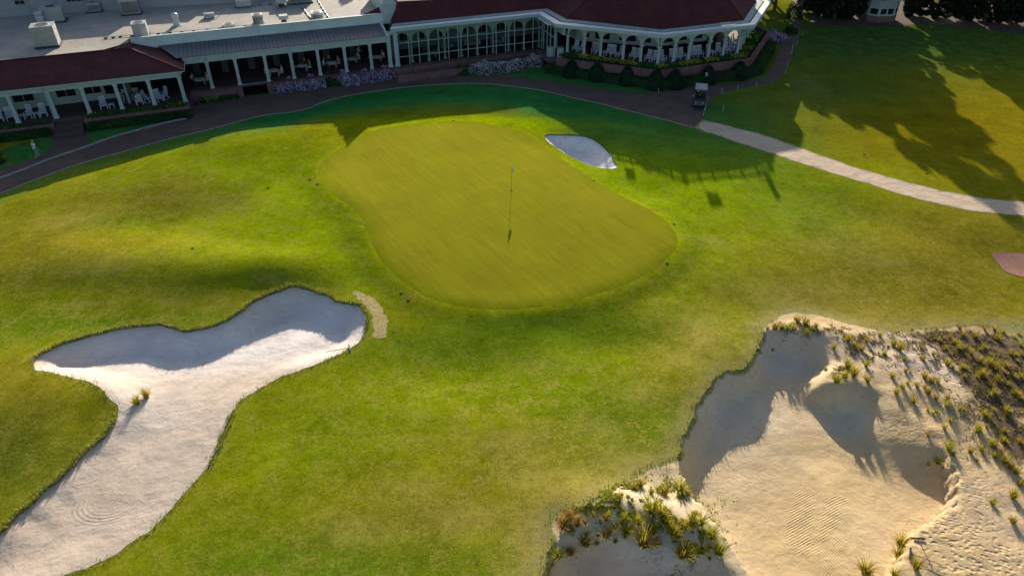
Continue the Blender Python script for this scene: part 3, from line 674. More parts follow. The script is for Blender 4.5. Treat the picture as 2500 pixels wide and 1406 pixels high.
# --- left porch wing -------------------------------------------------
LW = -2.6; LZ = 1.0
mb = MB(); mb.box(-52, -21.2, LW-.35, 2.2, 0, LZ); part('porch_floor', mb, 'floor')
for u in (-45.2, -42.0, -39.3, -36.5, -33.25, -30.35, -27.45, -24.5, -21.65): column(u, LW, LZ, 3.62, .16)
mb = MB(); mb.box(-52, -21.45, LW-.19, LW+.19, 3.62, 4.06); mb.box(-21.83, -21.47, LW+.2, 2.3, 3.62, 4.06)
mb.box(-52, -21.25, LW-.30, LW-.191, 3.9, 4.16); part('beam', mb, 'white')
mb = MB(); mb.tube((-52, LW-.50, 4.22), (-21.0, LW-.50, 4.22), .075, n=8); mb.tube((-21.0, LW-.50, 4.22), (-21.0, 2.8, 4.22), .075, n=8); part('gutter', mb, 'white')
for u in (-33.45, -21.55):
    mb = MB(); mb.path([(u, LW-.5, 4.15), (u+.0, LW-.24, 3.7), (u, LW-.24, .5), (u-.05, LW-.55, .2)], .045)
    part('downspout', mb, 'white')
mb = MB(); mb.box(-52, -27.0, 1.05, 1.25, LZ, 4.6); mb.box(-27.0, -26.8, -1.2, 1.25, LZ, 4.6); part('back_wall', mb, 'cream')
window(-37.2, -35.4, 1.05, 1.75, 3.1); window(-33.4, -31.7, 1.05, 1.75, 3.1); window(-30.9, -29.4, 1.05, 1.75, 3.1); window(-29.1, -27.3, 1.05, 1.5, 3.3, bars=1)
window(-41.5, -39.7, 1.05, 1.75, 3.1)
mb = MB(); mb.box(-26.79, -21.5, 2.2, 2.35, LZ, 4.3); part('back_wall', mb, 'black')  # wall painted black to stand for the porch's deep shade
# maroon hip roof of the wing
mb = MB()
e0, e1 = LW-.62, 4.28
vs = [(-52, e0, e1), (-20.95, e0, e1), (-20.95, 5.4, e1), (-25.75, .75, 5.85), (-52, .75, 5.85), (-25.75, 3.9, 5.85), (-28.3, 1.9, 5.55), (-30.2, .76, 5.84)]
mb.add(vs, [(0,1,3,4), (1,2,5,3), (3,5,6), (3,6,7)])
mb.add([(-52, e0, e1-.10), (-20.95, e0, e1-.10), (-20.95, 5.4, e1-.10), (-25.75, 3.9, e1-.10), (-52, 1.2, e1-.10), (-52, e0, e1-.001), (-20.95, e0, e1-.001), (-20.95, 5.4, e1-.001)], [(4,3,2,1,0), (0,1,6,5), (1,2,7,6)], 1)
o = part('hip_roof', mb, ('shingle', 'white'))
m2 = MB()
def ridge(a, b, r=.075): m2.tube(a, b, r, n=6)
ridge((-52, .75, 5.87), (-25.75, .75, 5.87)); ridge((-25.75, .75, 5.87), (-20.95, e0, e1+.02)); ridge((-25.75, .75, 5.87), (-25.75, 3.9, 5.87))
m2.build('ridge_cap', M['shingle'], o)

# --- middle porch under the grey metal roof ------------------------------
MZ = 1.2
mb = MB(); mb.box(-21.19, 1.1, -.30, 4.9, MZ-.2, MZ); part('porch_floor', mb, 'floor')
mb = MB(); mb.box(-21.19, -16.1, -.22, -.02, 0, MZ-.2); mb.box(-13.4, 1.1, -.22, -.02, 0, MZ-.2); mb.box(-16.3, -16.1, -.02, 3, 0, MZ-.2); mb.box(-13.4, -13.2, -.02, 3, 0, MZ-.2)
mb.box(-16.55, -16.05, -.5, -.221, 0, MZ-.05); mb.box(-13.55, -13.15, -.5, -.221, 0, MZ-.05)
part('brick_base', mb, 'brick')
mb = MB(); mb.box(-16.1, -13.4, -.2, 2.5, .01, .03); mb.box(-16.1, -13.4, 2.4, 2.5, .03, MZ-.2); part('basement_dark', mb, 'black')  # black floor and back panel stand for the dark inside the opening
mb = MB(); mb.box(-16.05, -13.55, -.33, -.26, MZ+.02, MZ+.08); part('lintel', mb, 'edge')
for u in (-18.94, -16.2, -13.25, -10.6, -7.8, -4.95, -2.15): column(u, 0, MZ, 3.95, .15)
for u in (-.05, .72): column(u, 0, MZ, 4.72, .2)
mb = MB(); mb.box(-21.1, -.26, -.16, .16, 3.95, 4.62); mb.box(-21.1, -.26, -.26, -.161, 4.42, 4.70); mb.box(-.26, .93, -.20, .20, 4.72, 5.0); part('beam', mb, 'white')
for u in (-18.94, -10.6, -2.15):
    mb = MB(); mb.path([(u, -.30, 4.6), (u, -.20, 4.0), (u, -.20, .9)], .045)
    part('downspout', mb, 'white')
mb = MB(); mb.box(-21.1, 1.0, 4.7, 4.9, MZ, 5.2); mb.box(-21.3, -21.1, -.1, 4.9, MZ, 4.6); part('back_wall', mb, 'black')  # black paint stands for the shade under the middle porch
for u in (-20.3, -17.4, -14.6, -11.9, -9.2, -6.4, -3.4): # pale door leaves and piers, deep shade mixed into their dark paint
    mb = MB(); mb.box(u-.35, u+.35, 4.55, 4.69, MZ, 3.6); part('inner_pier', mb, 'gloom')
# metal roof with standing seams
r0, z0, r1, z1 = -.38, 4.74, 2.62, 5.26
mb = MB(); mb.add([(-21.6, r0, z0), (-.30, r0, z0), (-.30, r1, z1), (-23.2, r1, z1), (-21.6, r0, z0-.06), (-.30, r0, z0-.06), (-.30, r1, z1-.06), (-23.2, r1, z1-.06)], [(0,1,2,3), (7,6,5,4), (0,4,5,1), (1,5,6,2)])
mr = part('metal_roof', mb, 'metalroof')
mb = MB(); k = -21.3
while k < -.4:
    mb.add([(k-.018, r0, z0+.002), (k+.018, r0, z0+.002), (k+.018, r1, z1+.002), (k-.018, r1, z1+.002), (k, r0, z0+.05), (k, r1, z1+.05)], [(0,4,5,3), (4,1,2,5), (0,1,4)]); k += .42
mb.build('seam', M['seam'], mr)
mb = MB(); mb.add([(-.30, r0-.05, z0-.1), (-.30, r1, z1-.1), (-.30, r1, z1+.22), (-.30, r0-.05, z0+.12), (-.08, r0-.05, z0-.1), (-.08, r1, z1-.1), (-.08, r1, z1+.22), (-.08, r0-.05, z0+.12)], [(0,3,2,1), (4,5,6,7), (3,7,6,2), (0,4,7,3)]); part('roof_kerb', mb, 'parapet')
# parapet and flat roof
mb = MB(); mb.box(-25.6, 1.0, 2.62, 2.84, 5.1, 6.22); mb.box(-25.6, 1.0, 2.56, 2.619, 5.98, 6.12); mb.box(-25.6, 1.0, 2.575, 2.619, 5.28, 5.42); part('parapet', mb, 'parapet')
mb = MB(); mb.box(-25.62, 1.02, 2.545, 2.90, 6.22, 6.27); part('parapet_cap', mb, 'white')
FZ = 5.85
mb = MB(); mb.add([(-60, 1.3, FZ-.06), (-28, 1.3, FZ-.06), (-25.6, 2.84, FZ), (1.0, 2.84, FZ), (3.5, 2.84, FZ), (3.5, 30, FZ), (-60, 30, FZ)], [(0,1,2,3,4,5,6)]); part('flat_roof', mb, 'flat')

# --- glazed arcade -----------------------------------------------------------
AZ = 1.2; AT = 5.0
mb = MB(); mb.box(1.1, 19.2, -.12, 5.9, AZ-.25, AZ); part('porch_floor', mb, 'floor')
mb = MB(); mb.box(1.1, 18.2, -.05, .02, 0, AZ-.25); part('brick_base', mb, 'brick')
def arcade(u0, dirang, bays, z_spring, z_top, wall=.30, name='arch_panel', w0=0, rise=None, mat='white'):
    """spandrel wall with arched openings along a line from u0; bays = list of clear+column pitches"""
    Mx = Matrix.Translation((u0[0], u0[1], 0)) @ Matrix.Rotation(dirang, 4, 'Z'); x = 0; cw = .26
    for b in bays:
        mb = MB(); xl, xr = x, x+b; r = (b-cw)/2; cx = x+b/2; hh = rise or min(r, .86); n = 12
        arc = [(cx-r*math.cos(PI*i/n), z_spring+hh*math.sin(PI*i/n)) for i in range(n+1)]
        for y, flip in ((-wall/2, False), (wall/2, True)):
            vs = [(xl, y, z_spring)]+[(a, y, c) for a, c in arc]+[(xr, y, z_spring), (xr, y, z_top), (xl, y, z_top)]
            m = len(vs)
            # fan the panel between arc and top
            fs = [(0, 1, m-1)]
            top = [(a, y, z_top) for a, c in arc]; vs2 = vs+top; o0 = m
            fs = [(0, 1, o0, m-1)]+[(1+i, 2+i, o0+i+1, o0+i) for i in range(n)]+[(n+1, n+2, n+3, o0+n)]
            if flip: fs = [f[::-1] for f in fs]
            mb.add([Mx @ Vector(p) for p in vs2], fs)
        vs = [Mx @ Vector((a, y, c)) for y in (-wall/2, wall/2) for a, c in arc]
        mb.add(vs, [(i, n+1+i, n+2+i, i+1) for i in range(n)], 0, True)
        part(name, mb, mat); x += b
aw = .62; u = 2.6-1.94
arcade((u, aw), 0, [1.94]*9, 3.68, AT, .2, mat='white')
for i in range(9): column(2.6+1.94*i, aw, AZ, 3.68, .13, round_=True)
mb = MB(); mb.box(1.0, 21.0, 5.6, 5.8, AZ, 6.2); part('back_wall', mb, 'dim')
for i in range(7): window(2.4+2.4*i, 3.6+2.4*i, 5.6, AZ+1.0, 4.2, bars=1)
mb = MB(); mb.box(.9, 1.1, .21, 5.6, AZ, 5.0); part('end_wall', mb, 'white')
mb = MB()
for i in range(15):
    x = 2.2+1.147*i; mb.box(x-.032, x+.032, .02, .12, AZ, AT)
part('mullion', mb, 'white')
mb = MB()
for z in (2.12, 3.62): mb.box(1.1, 18.2, .03, .10, z-.028, z+.028)
part('glazing_rail', mb, 'white')
mb = MB(); mb.add([(1.1, .07, AZ), (18.2, .07, AZ), (18.2, .07, AT), (1.1, .07, AT)], [(0,1,2,3)]); part('glass_wall', mb, 'glass')
# door end, facing the arcade front
mb = MB(); DU = 18.45
for w in (-.1, -1.15, -2.1, -3.3): mb.box(DU-.06, DU+.06, w-.06, w+.06, AZ, AT)
for z in (3.35,): mb.box(DU-.05, DU+.05, -3.3, 0, z-.05, z+.05)
part('door_frame', mb, 'white')
mb = MB(); mb.add([(DU, 0, AZ), (DU, -3.4, AZ), (DU, -3.4, AT), (DU, 0, AT)], [(0,1,2,3)]); part('glass_wall', mb, 'glass')
mb = MB(); mb.box(17.6, 19.2, -4.2, -.13, 0.6, AZ-.02); part('landing', mb, 'brick')
mb = MB(); mb.box(17.3, 20, -4.0, 0, AT, AT+.02); part('soffit', mb, 'white')

# --- octagonal end -------------------------------------------------------------
RZ = 1.8; SP = 3.82; TP = 5.02
P0, P1, P2, P3 = (19.65, -4.25), (27.2, -11.6), (37.5, -11.6), (45.0, -4.1)
def seg(a, b): return math.hypot(b[0]-a[0], b[1]-a[1]), math.atan2(b[1]-a[1], b[0]-a[0])
mb = MB(); mb.prism([(19.2, 4), (19.2, -4.35), (27.1, -11.95), (37.65, -11.95), (45.4, -4.2), (45.4, 4)], 1.0, RZ); part('porch_floor', mb, 'floor')
for a, b in ((P0, P1), (P1, P2), (P2, P3)):
    L, an = seg(a, b); bays = [.19*L, .185*L, .25*L, .19*L, .185*L]
    arcade(a, an, bays, SP, TP, .30)
    x = 0
    for i, bw in enumerate([0]+bays):
        x += bw
        if i == 0 and a is not P0: continue
        column(a[0]+x*math.cos(an), a[1]+x*math.sin(an), RZ, SP, .155, round_=True)
column(19.2, -2.0, RZ, SP, .15, round_=True)
mb = MB(); mb.box(19.05, 19.35, -4.2, 0, SP, TP); part('spandrel', mb, 'white')
# inner wall with windows
inn = [(21.5, 1.5), (21.5, -2.6), (29.2, -8.0), (35.6, -8.0), (41.0, -2.6), (41.0, 3)]
mb = MB()
for i in range(5): mb.bar(inn[i], inn[i+1], 0, .2, RZ, 5.1)
part('inner_wall', mb, 'cream')
mb = MB()
for i in range(5): mb.bar(inn[i], inn[i+1], -.012, -.002, RZ, RZ+.75)
part('wainscot', mb, 'dark')
for i, ws in ((1, ((.9, 1.5), (2.2, 3.9), (5.0, 6.9), (7.6, 8.6))), (2, ((.5, 1.9), (2.5, 3.7), (4.4, 5.8))), (3, ((.8, 2.4), (3.4, 5.0))), (0, ((.8, 2.2),))):
    L, an = seg(inn[i], inn[i+1])
    for x0, x1 in ws: window(x0, x1, -.02, RZ+1.15, RZ+2.75, an, inn[i][0], inn[i][1], bars=0)
# eave: fascia, gutter strip painted white for its glint and pale ledge; red shingles above
EX = [(.2, -.42), (17.6, -.42), (17.75, -4.95), (26.85, -12.55), (38.3, -12.9), (46.2, -5.2), (46.2, 3)]
RB = [(.9, 1.35), (19.3, 1.15), (19.65, -3.6), (27.6, -10.95), (38.0, -11.1), (44.2, -4.9), (44.2, 3)]
def lerp2(a, b, t): return (a[0]+(b[0]-a[0])*t, a[1]+(b[1]-a[1])*t)
def ring(A, Bq, za, zb, name, mat, close=None):
    mb = MB(); n = len(A)
    vs = [(*p, za) for p in A]+[(*p, zb) for p in Bq]
    mb.add(vs, [(i, i+1, n+i+1, n+i) for i in range(n-1)]); return part(name, mb, mat)
ET = 5.36
ring(EX, EX, 5.03, ET, 'fascia', 'white')
ring([lerp2(a, b, .96) for a, b in zip(EX, RB)], EX, 5.05, 5.03, 'soffit', 'white')
G1 = [lerp2(a, b, .03) for a, b in zip(EX, RB)]; G2 = [lerp2(a, b, .46) for a, b in zip(EX, RB)]; G3 = [lerp2(a, b, .56) for a, b in zip(EX, RB)]
ring(EX, G1, ET, ET+.03, 'gutter_edge', 'white'); ring(G1, G2, ET+.03, ET+.015, 'gutter', 'bright')
ring(G2, G3, ET+.015, ET-.10, 'gutter_slot', 'black'); ring(G3, RB, ET+.02, ET+.05, 'roof_ledge', 'ledge')
TOPZ = 7.95
RT = [(2.0, 2.75), (18.2, 2.55), (23.0, -3.4), (27.8, -8.85), (36.5, -8.85), (42.4, -3.0), (42.2, 3)]
mb = MB(); n = len(RB)
rbz = [(*p, ET+.06) for p in RB]; tz = [7.35, 6.75, TOPZ, TOPZ, TOPZ, TOPZ, TOPZ]
rtz = [(*p, z) for p, z in zip(RT, tz)]
fs = [(0, 1, n+1, n), (2, 3, n+3, n+2), (3, 4, n+4, n+3), (4, 5, n+5, n+4), (5, 6, n+6, n+5)]
mb.add(rbz+rtz, fs)
mb.add([rbz[1], rbz[2], rtz[2], (19.9, 4.4, TOPZ), rtz[1]], [(0, 1, 2), (0, 2, 3), (0, 3, 4)])
mb.add([rtz[0], rtz[1], (18.4, 14, 6.75), (2, 14, 7.2)], [(0, 1, 2, 3)]); mb.add([(18.4, 14, 6.75), (2, 14, 7.2), (2, 14, 0), (18.4, 14, 0)], [(0, 1, 2, 3)])
mb.add([(.9, 1.35, ET+.06), (2.0, 2.75, 7.35), (2, 14, 7.2), (.9, 14, ET)], [(0, 1, 2, 3)])
mb.add([rtz[i] for i in (2, 3, 4, 5)]+[(43, 14, TOPZ), (18.4, 14, TOPZ), (19.9, 4.4, TOPZ)], [(0, 1, 2, 3, 4, 5, 6)], 1)
mb.add([(43, 14, TOPZ), (18.4, 14, TOPZ), (18.4, 14, 0), (43, 14, 0)], [(0, 1, 2, 3)]); mb.add([(18.4, 14, TOPZ), (19.9, 4.4, TOPZ), rtz[1], (18.4, 14, 6.75)], [(0, 1, 2, 3)]); mb.add([(43, 14, TOPZ), (43, 14, 0), (44.2, 3, 0), (44.2, 3, ET)], [(0, 1, 2, 3)]); mb.add([(43, 14, TOPZ), (44.2, 3, ET), (42.2, 3, TOPZ)], [(0, 1, 2)])
hr = part('hip_roof', mb, ('shingle', 'flat'))
for i in (2, 3, 4, 5):
    m2 = MB(); ridge(rbz[i], rtz[i], .07); m2.build('ridge_cap', M['shingle'], hr)
mb = MB(); mb.prism([(27.5, -1.4), (43.4, -1.4), (46.0, 1.4), (46.0, 12), (27.5, 12)], TOPZ+.01, 10.2); part('shadow_tier', mb, 'white')  # added tier out of view, sized to stretch the roof's shadow rightward
# roof-top balustrade
mb = MB(); loop = RT[2:6]
for i in range(3):
    L, an = seg(loop[i], loop[i+1]); k = 0
    Mx = Matrix.Translation((*loop[i], TOPZ)) @ Matrix.Rotation(an, 4, 'Z')
    mb.box(0, L, .12, .26, .03, .09, M=Mx); mb.box(0, L, .10, .28, .36, .43, M=Mx)
    x = .15
    while x < L: mb.box(x-.035, x+.035, .16, .22, .09, .36, M=Mx); x += .26
    for x in np.linspace(0, L, 7): mb.box(x-.08, x+.08, .09, .29, 0, .52, M=Mx)
part('balustrade', mb, 'white')
# right flank of the porch seen past the eave
mb = MB()
for x in np.linspace(1.2, 9.0, 0): pass
mb = MB(); mb.box(45.6, 47.6, -1.0, 8.0, 0, 2.6); part('side_terrace', mb, 'brick')
for i in range(3): column(47.2, .4+1.1*i, 2.6, 5.3, .14)
mb = MB(); mb.path([(47.7, -1.05, 2.7), (47.75, -1.25, 2.3), (47.75, -1.25, .1)], .05); part('downspout', mb, 'white')
# tall white ventilator stack with two hipped caps
mb = MB(); mb.box(.2, 1.65, 2.45, 10.6, 5.2, 7.15); mb.box(.12, 1.73, 2.37, 10.7, 7.15, 7.25); part('vent_stack', mb, 'white')
for v in (2.37, 5.15, 7.93):
    mb = MB(); mb.add([(.12, v, 7.255), (1.73, v, 7.255), (1.73, v+2.77, 7.255), (.12, v+2.77, 7.255), (.92, v+.45, 8.7), (.92, v+2.3, 8.7)], [(0,1,4), (1,2,5,4), (2,3,5), (3,0,4,5)])
    part('vent_cap', mb, 'white')
mb = MB(); mb.add([(-1.6, 4.6, FZ+.01), (1.0, 3.2, FZ+.01), (1.0, 4.6, FZ+.9)], [(0, 1, 2)]); mb.add([(-1.6, 4.6, FZ+.01), (1.0, 4.6, FZ+.9), (1.0, 6.2, FZ+.01)], [(0, 1, 2)]); part('roof_saddle', mb, 'shingle')

# --- the hotel wall rising behind the flat roof
hot = empty('hotel_block', (OX, OY, 0), ANG)
tag(hot, 'tall white sided hotel block rising behind the flat roof with small paned windows', 'building')
hA, hB = (-60.0, 19.9), (-9.0, 14.2); L, an = seg(hA, hB)
Mh = Matrix.Translation((*hA, 0)) @ Matrix.Rotation(an, 4, 'Z')
mb = MB(); prof = [(0, 11.5), (22.0, 11.5), (22.01, 10.2), (27.0, 10.2), (27.01, 10.9), (31.5, 10.9), (31.51, 9.3), (36.5, 9.3), (36.51, 8.2), (43.0, 8.2), (43.01, 7.5), (L, 7.5)]
vs = [(0, 0, FZ), (L, 0, FZ)]+[(x, 0, z) for x, z in prof[::-1]]; m = len(vs)
mb.add([Mh @ Vector(p) for p in vs]+[Mh @ Vector((p[0], 9, p[2])) for p in vs], [tuple(range(m)), tuple(range(2*m-1, m-1, -1))]+[(i, m+i, m+(i+1) % m, (i+1) % m) for i in range(m)])
mb.build('wall', M['siding'], hot)
mb = MB()
for z in (6.55, 7.9, 9.2): mb.box(0, 36, -.06, -.001, z, z+.07, M=Mh)
for x in (2, 17.5, 23.4, 26.2, 32): mb.box(x, x+.22, -.08, -.061, FZ, 9.2, M=Mh)
mb.build('wall_trim', M['siding'], hot)
for x, wd in ((12.8, 1.3), (19.0, 1.2), (22.4, 1.0), (27.6, 2.0), (30.6, .8)):
    f = MB(); f.box(x-.1, x+wd+.1, -.12, -.082, 7.0, 8.9, M=Mh); fo = f.build('window', M['siding'], hot)
    p = MB(); nx = max(2, int(wd/.42))
    for i in range(nx):
        for j in range(4): p.box(x+i*wd/nx+.03, x+(i+1)*wd/nx-.03, -.135, -.125, 7.08+j*.44, 7.08+j*.44+.38, M=Mh)
    p.build('pane', M['dark'], fo)

# --- terrace walls, ramp wall ---------------------------------------------------
def local(name, mb, mat, label, cat, group=None):
    r = mb.build(name, M[mat] if isinstance(mat, str) else mat, None, (OX, OY, 0), ANG); tag(r, label, cat, group); return r
mb = MB()
Q = [(17.9, -5.3), (26.75, -13.05), (38.2, -13.05), (46.4, -5.4), (46.4, -1.0)]
for i in range(4): mb.bar(Q[i], Q[i+1], -.28, 0, 0, RZ)
wobj = local('terrace_wall', mb, 'brick', 'angled brick terrace wall below the round arcaded porch', 'wall')
mb = MB(); mb.box(-30.9, -21.3, -3.75, -3.45, 0, .92); mb.box(-30.9, -30.6, -3.449, -2.96, 0, .92); mb.box(-21.6, -21.3, -3.449, -2.96, 0, .92)
local('planter_wall', mb, 'brick', 'low brick planter wall under the right half of the left porch', 'wall')
mb = MB(); mb.box(-52, -33.5, -3.75, -3.45, 0, .85); mb.box(-33.8, -33.5, -3.449, -2.96, 0, .85)
local('planter_wall', mb, 'brick', 'dark brick planter wall at the far left porch by the walking man', 'wall')
mb = MB(); mb.box(.2, 17.2, -2.15, -1.95, 0, .72); mb.box(.2, 17.2, -2.2, -1.9, .722, .78)
local('ramp_wall', mb, 'brick', 'low brick ramp wall in front of the glazed arcade', 'wall')
mb = MB(); mb.add([(-.5, -1.94, .05), (17.6, -1.94, .75), (17.6, -.06, .75), (-.5, -.06, .05)], [(0, 1, 2, 3)]); mb.add([(-.5, -1.94, 0), (17.6, -1.94, 0), (17.6, -1.94, .75), (-.5, -1.94, .05)], [(0, 1, 2, 3)])
tag(mb.build('entrance_ramp', M['walk'], None, (OX, OY, 0), ANG), kind='structure')
mb = MB(); mb.box(-33.4, -31.0, -5.6, -2.97, 0, .33); mb.box(-33.4, -31.0, -4.6, -2.97, .331, .66)
tag(mb.build('porch_steps', M['walk'], None, (OX, OY, 0), ANG), kind='structure')
for i in range(6):
    mb = MB(); u = 2.0+2.7*i; mb.tube((u, -2.05, .78), (u, -2.05, 1.35), .03, n=6); mb.box(u-.05, u+.05, -2.1, -2.0, 1.35, 1.42)
    local('ramp_post', mb, 'iron', 'short black iron post on the brick ramp wall before the arcade', 'post', 'posts along the ramp wall')

# ------------------------------------------------------------------ planting
def quads(mb, P, s, mi=0, up=.35, asp=1.5):
    """small leaf-sized faces at points P (n x 3)"""
    n = len(P); d = rng.normal(0, 1, (n, 3)); d[:, 2] += up; d /= np.linalg.norm(d, axis=1)[:, None]
    a = np.cross(d, rng.normal(0, 1, (n, 3))); a /= np.linalg.norm(a, axis=1)[:, None]; b = np.cross(d, a)
    k = (s*(.6+.8*rng.random(n)))[:, None]; a = a*k*asp*.5; b = b*k*.5
    o = len(mb.v); vs = np.stack([P-a, P-b*.9, P+a, P+b*.9], 1).reshape(-1, 3)
    mb.v += [tuple(p) for p in vs.tolist()]; mb.f += [[o+4*i, o+4*i+1, o+4*i+2, o+4*i+3] for i in range(n)]; mb.m += [mi]*n; mb.smooth += [False]*n
def box_pts(n, x0, x1, y0, y1, z0, z1, shell=.75, wob=.05):
    A = np.array([(y1-y0)*(z1-z0)]*2+[(x1-x0)*(z1-z0)]*2+[(x1-x0)*(y1-y0)*1.3]); f = rng.choice(5, n, p=A/A.sum())
    p = np.column_stack([rng.uniform(x0, x1, n), rng.uniform(y0, y1, n), rng.uniform(z0, z1, n)])
    p[f == 0, 0] = x0; p[f == 1, 0] = x1; p[f == 2, 1] = y0; p[f == 3, 1] = y1; p[f == 4, 2] = z1
    return p+rng.normal(0, wob, p.shape)
def hedge(a, b, wid, h, label, group, z0=0.0):
    L = math.hypot(b[0]-a[0], b[1]-a[1]); an = math.atan2(b[1]-a[1], b[0]-a[0]); x, y = toXY(*a)
    r = empty('clipped_hedge', (x, y, z0), an+ANG); tag(r, label, 'hedge', group)
    c = MB(); n = int(L/.5)+1
    for i in range(n): c.box(i*L/n, (i+1)*L/n, .08, wid-.08, 0, h-.06+.03*math.sin(i*2.1))
    # one continuous core
    c = MB(); c.box(.05, L-.05, .07, wid-.07, 0, h-.07); c.build('core', M['cone'], r)
    mb = MB(); quads(mb, box_pts(int(420*L), 0, L, 0, wid, .03, h, wob=.035), .085); mb.build('foliage', M['hedge'], r)
    return r
hedge((-30.6, -4.65), (-21.3, -4.65), .85, .62, 'dark clipped hedge under the right half of the left porch', 'clipped hedges')
hedge((-50, -4.65), (-34.0, -4.65), .85, .62, 'dark clipped hedge at the far left behind the walking man', 'clipped hedges')
hedge((16.6, -4.9), (19.0, -7.55), 1.0, .95, 'short bright hedge section beside the pale blossoms and arcade door', 'clipped hedges')
HQ = [(18.6, -7.3), (26.3, -14.55), (39.1, -14.55), (48.3, -5.4)]
cones_at = []
def along(a, b, t): return (a[0]+(b[0]-a[0])*t, a[1]+(b[1]-a[1])*t)
fr = [0, .30, .62, .93]; nmA = ['first hedge section left of the round porch between cone shrubs', 'middle hedge section under the left face of the round porch', 'third hedge section near the front corner of the round porch']
for i in range(3):
    hedge(along(HQ[0], HQ[1], fr[i]+.03), along(HQ[0], HQ[1], fr[i+1]-.03), 1.0, .95, nmA[i], 'clipped hedges')
frB = [.14, .47, .79, .99]; nmB = ['hedge section right of the corner cone shrub under the front face', 'hedge section behind the golf cart under the front face', 'last hedge section at the right end of the front face']
hedge(along(HQ[1], HQ[2], .0), along(HQ[1], HQ[2], .11), 1.0, .95, 'tiny hedge section between the two front corner cone shrubs', 'clipped hedges')
for i in range(3): hedge(along(HQ[1], HQ[2], frB[i]+.03), along(HQ[1], HQ[2], frB[i+1]-.03), 1.0, .95, nmB[i], 'clipped hedges')
hedge(along(HQ[2], HQ[3], .03), along(HQ[2], HQ[3], .85), 1.2, .95, 'long dark hedge on the right flank beside the rising path', 'clipped hedges')

def cone_mesh():
    c = MB(); c.lathe([(.78, 0), (.92, .3), (.80, .8), (.52, 1.35), (.22, 1.75), (.02, 1.95)], 12)
    core = c.mesh('cone_core', M['cone']); mb = MB(); n = 2600
    h = rng.random(n)**1.25*1.95; r = np.interp(h, [0, .3, .8, 1.35, 1.75, 2.0], [.85, .98, .86, .57, .27, .05]); a = rng.uniform(0, 2*PI, n)
    P = np.column_stack([r*np.cos(a), r*np.sin(a), h])+rng.normal(0, .04, (n, 3)); quads(mb, P, .10); return core, mb.mesh('cone_leaves', M['cone'])
CC, CL_ = cone_mesh()
cl = ['cone shrub nearest the arcade door, left end of the porch hedge', 'second cone shrub from the arcade door along the hedge', 'third cone shrub from the arcade door along the hedge', 'cone shrub just left of the front corner of the terrace wall', 'cone shrub just right of the front corner of the terrace wall', 'cone shrub right behind the small lamp post and golf cart', 'last cone shrub before the right corner of the terrace']
cp = [along(HQ[0], HQ[1], t) for t in (0.02, .30, .62, .93)]+[along(HQ[1], HQ[2], t) for t in (.14, .47, .79)]
proto = None
for i, (u, w) in enumerate(cp):
    off = .5; x, y = toXY(u+.3*(i < 4), w+.5)
    if proto is None:
        proto = empty('cone_shrub', (x, y, 0)); link('core', CC, proto); link('foliage', CL_, proto); o = proto
    else: o = copy_tree(proto); o.location = (x, y, 0)
    o.rotation_euler = (0, 0, i*1.7); k = 1+.06*math.sin(i*2.3); o.scale = (k, k, 1.02-.05*math.cos(i))
    tag(o, 'dark clipped '+cl[i], 'shrub', 'cone shrubs along the terrace')

def bush_mesh(seed, rx, ry, h, bloom, nb):
    mb = MB(); n = 1900
    d = rng.normal(0, 1, (n, 3)); d[:, 2] = np.abs(d[:, 2]); d /= np.linalg.norm(d, axis=1)[:, None]
    rr = (.72+.28*rng.random(n))*(1+.14*np.sin(d[:,0]*5+seed)+.12*np.sin(d[:,1]*6+seed*2))
    P = d*rr[:, None]*np.array([rx, ry, h]); quads(mb, P, .12); leaf = mb.mesh('bush_leaves', M['azalea']); fl = None
    if bloom:
        mb = MB(); n = nb; d = rng.normal(0, 1, (n, 3)); d[:, 2] = np.abs(d[:, 2])*1.1; d /= np.linalg.norm(d, axis=1)[:, None]
        rr = (.94+.14*rng.random(n))*(1+.14*np.sin(d[:,0]*5+seed)+.12*np.sin(d[:,1]*6+seed*2))
        quads(mb, d*rr[:, None]*np.array([rx, ry, h]), .12, up=.8, asp=1.1); fl = mb.mesh('bush_bloom', M[bloom])
    return leaf, fl
def bush(px, py, meshes, label, group, s=1.0, i=0):
    x, y = G(px, py); r = empty('flowering_bush' if meshes[1] else 'green_bush', (x, y, -.02), i*1.3); tag(r, label, 'bush', group)
    link('foliage', meshes[0], r)
    if meshes[1]: link('blossom', meshes[1], r)
    r.scale = (s, s, s); return r
B1 = bush_mesh(1, 1.05, .95, 1.15, 'lav', 1500); B2 = bush_mesh(4, 1.2, .9, 1.0, 'lav', 1300); B3 = bush_mesh(2, .7, .6, .95, 'purple', 900)
B4 = bush_mesh(6, 1.1, .95, 1.15, 'pale', 1150); B5 = bush_mesh(9, 1.1, .95, 1.05, None, 0)
gl = 'lavender azaleas before the middle porch'
nm = ['leftmost', 'second', 'third', 'fourth', 'rightmost']
for i, (px, py) in enumerate([(683,222),(708,219),(737,216),(764,212),(786,206)]): bush(px, py, B1 if i % 2 else B2, f'{nm[i]} lavender azalea of the clump right of the basement opening', gl, .92+.05*math.sin(i*3), i)
bush(738, 212, B3, 'deep purple azalea amid the left lavender clump', gl, .75, 2)
for i, (px, py) in enumerate([(843,204),(866,201),(890,198),(915,195),(942,191)]): bush(px, py, B2 if i % 2 else B1, f'{nm[i]} lavender azalea of the clump before the right porch bays', gl, .95+.06*math.cos(i*2), i+3)
bush(812, 207, B5, 'green bush without blossom between the two lavender clumps', 'plain green bushes', .95); bush(826, 204, B5, 'small green bush touching the right lavender clump', 'plain green bushes', .8, 2)
gp = 'pale azaleas before the arcade'
nm7 = ['leftmost', 'second', 'third', 'fourth', 'fifth', 'sixth', 'rightmost']
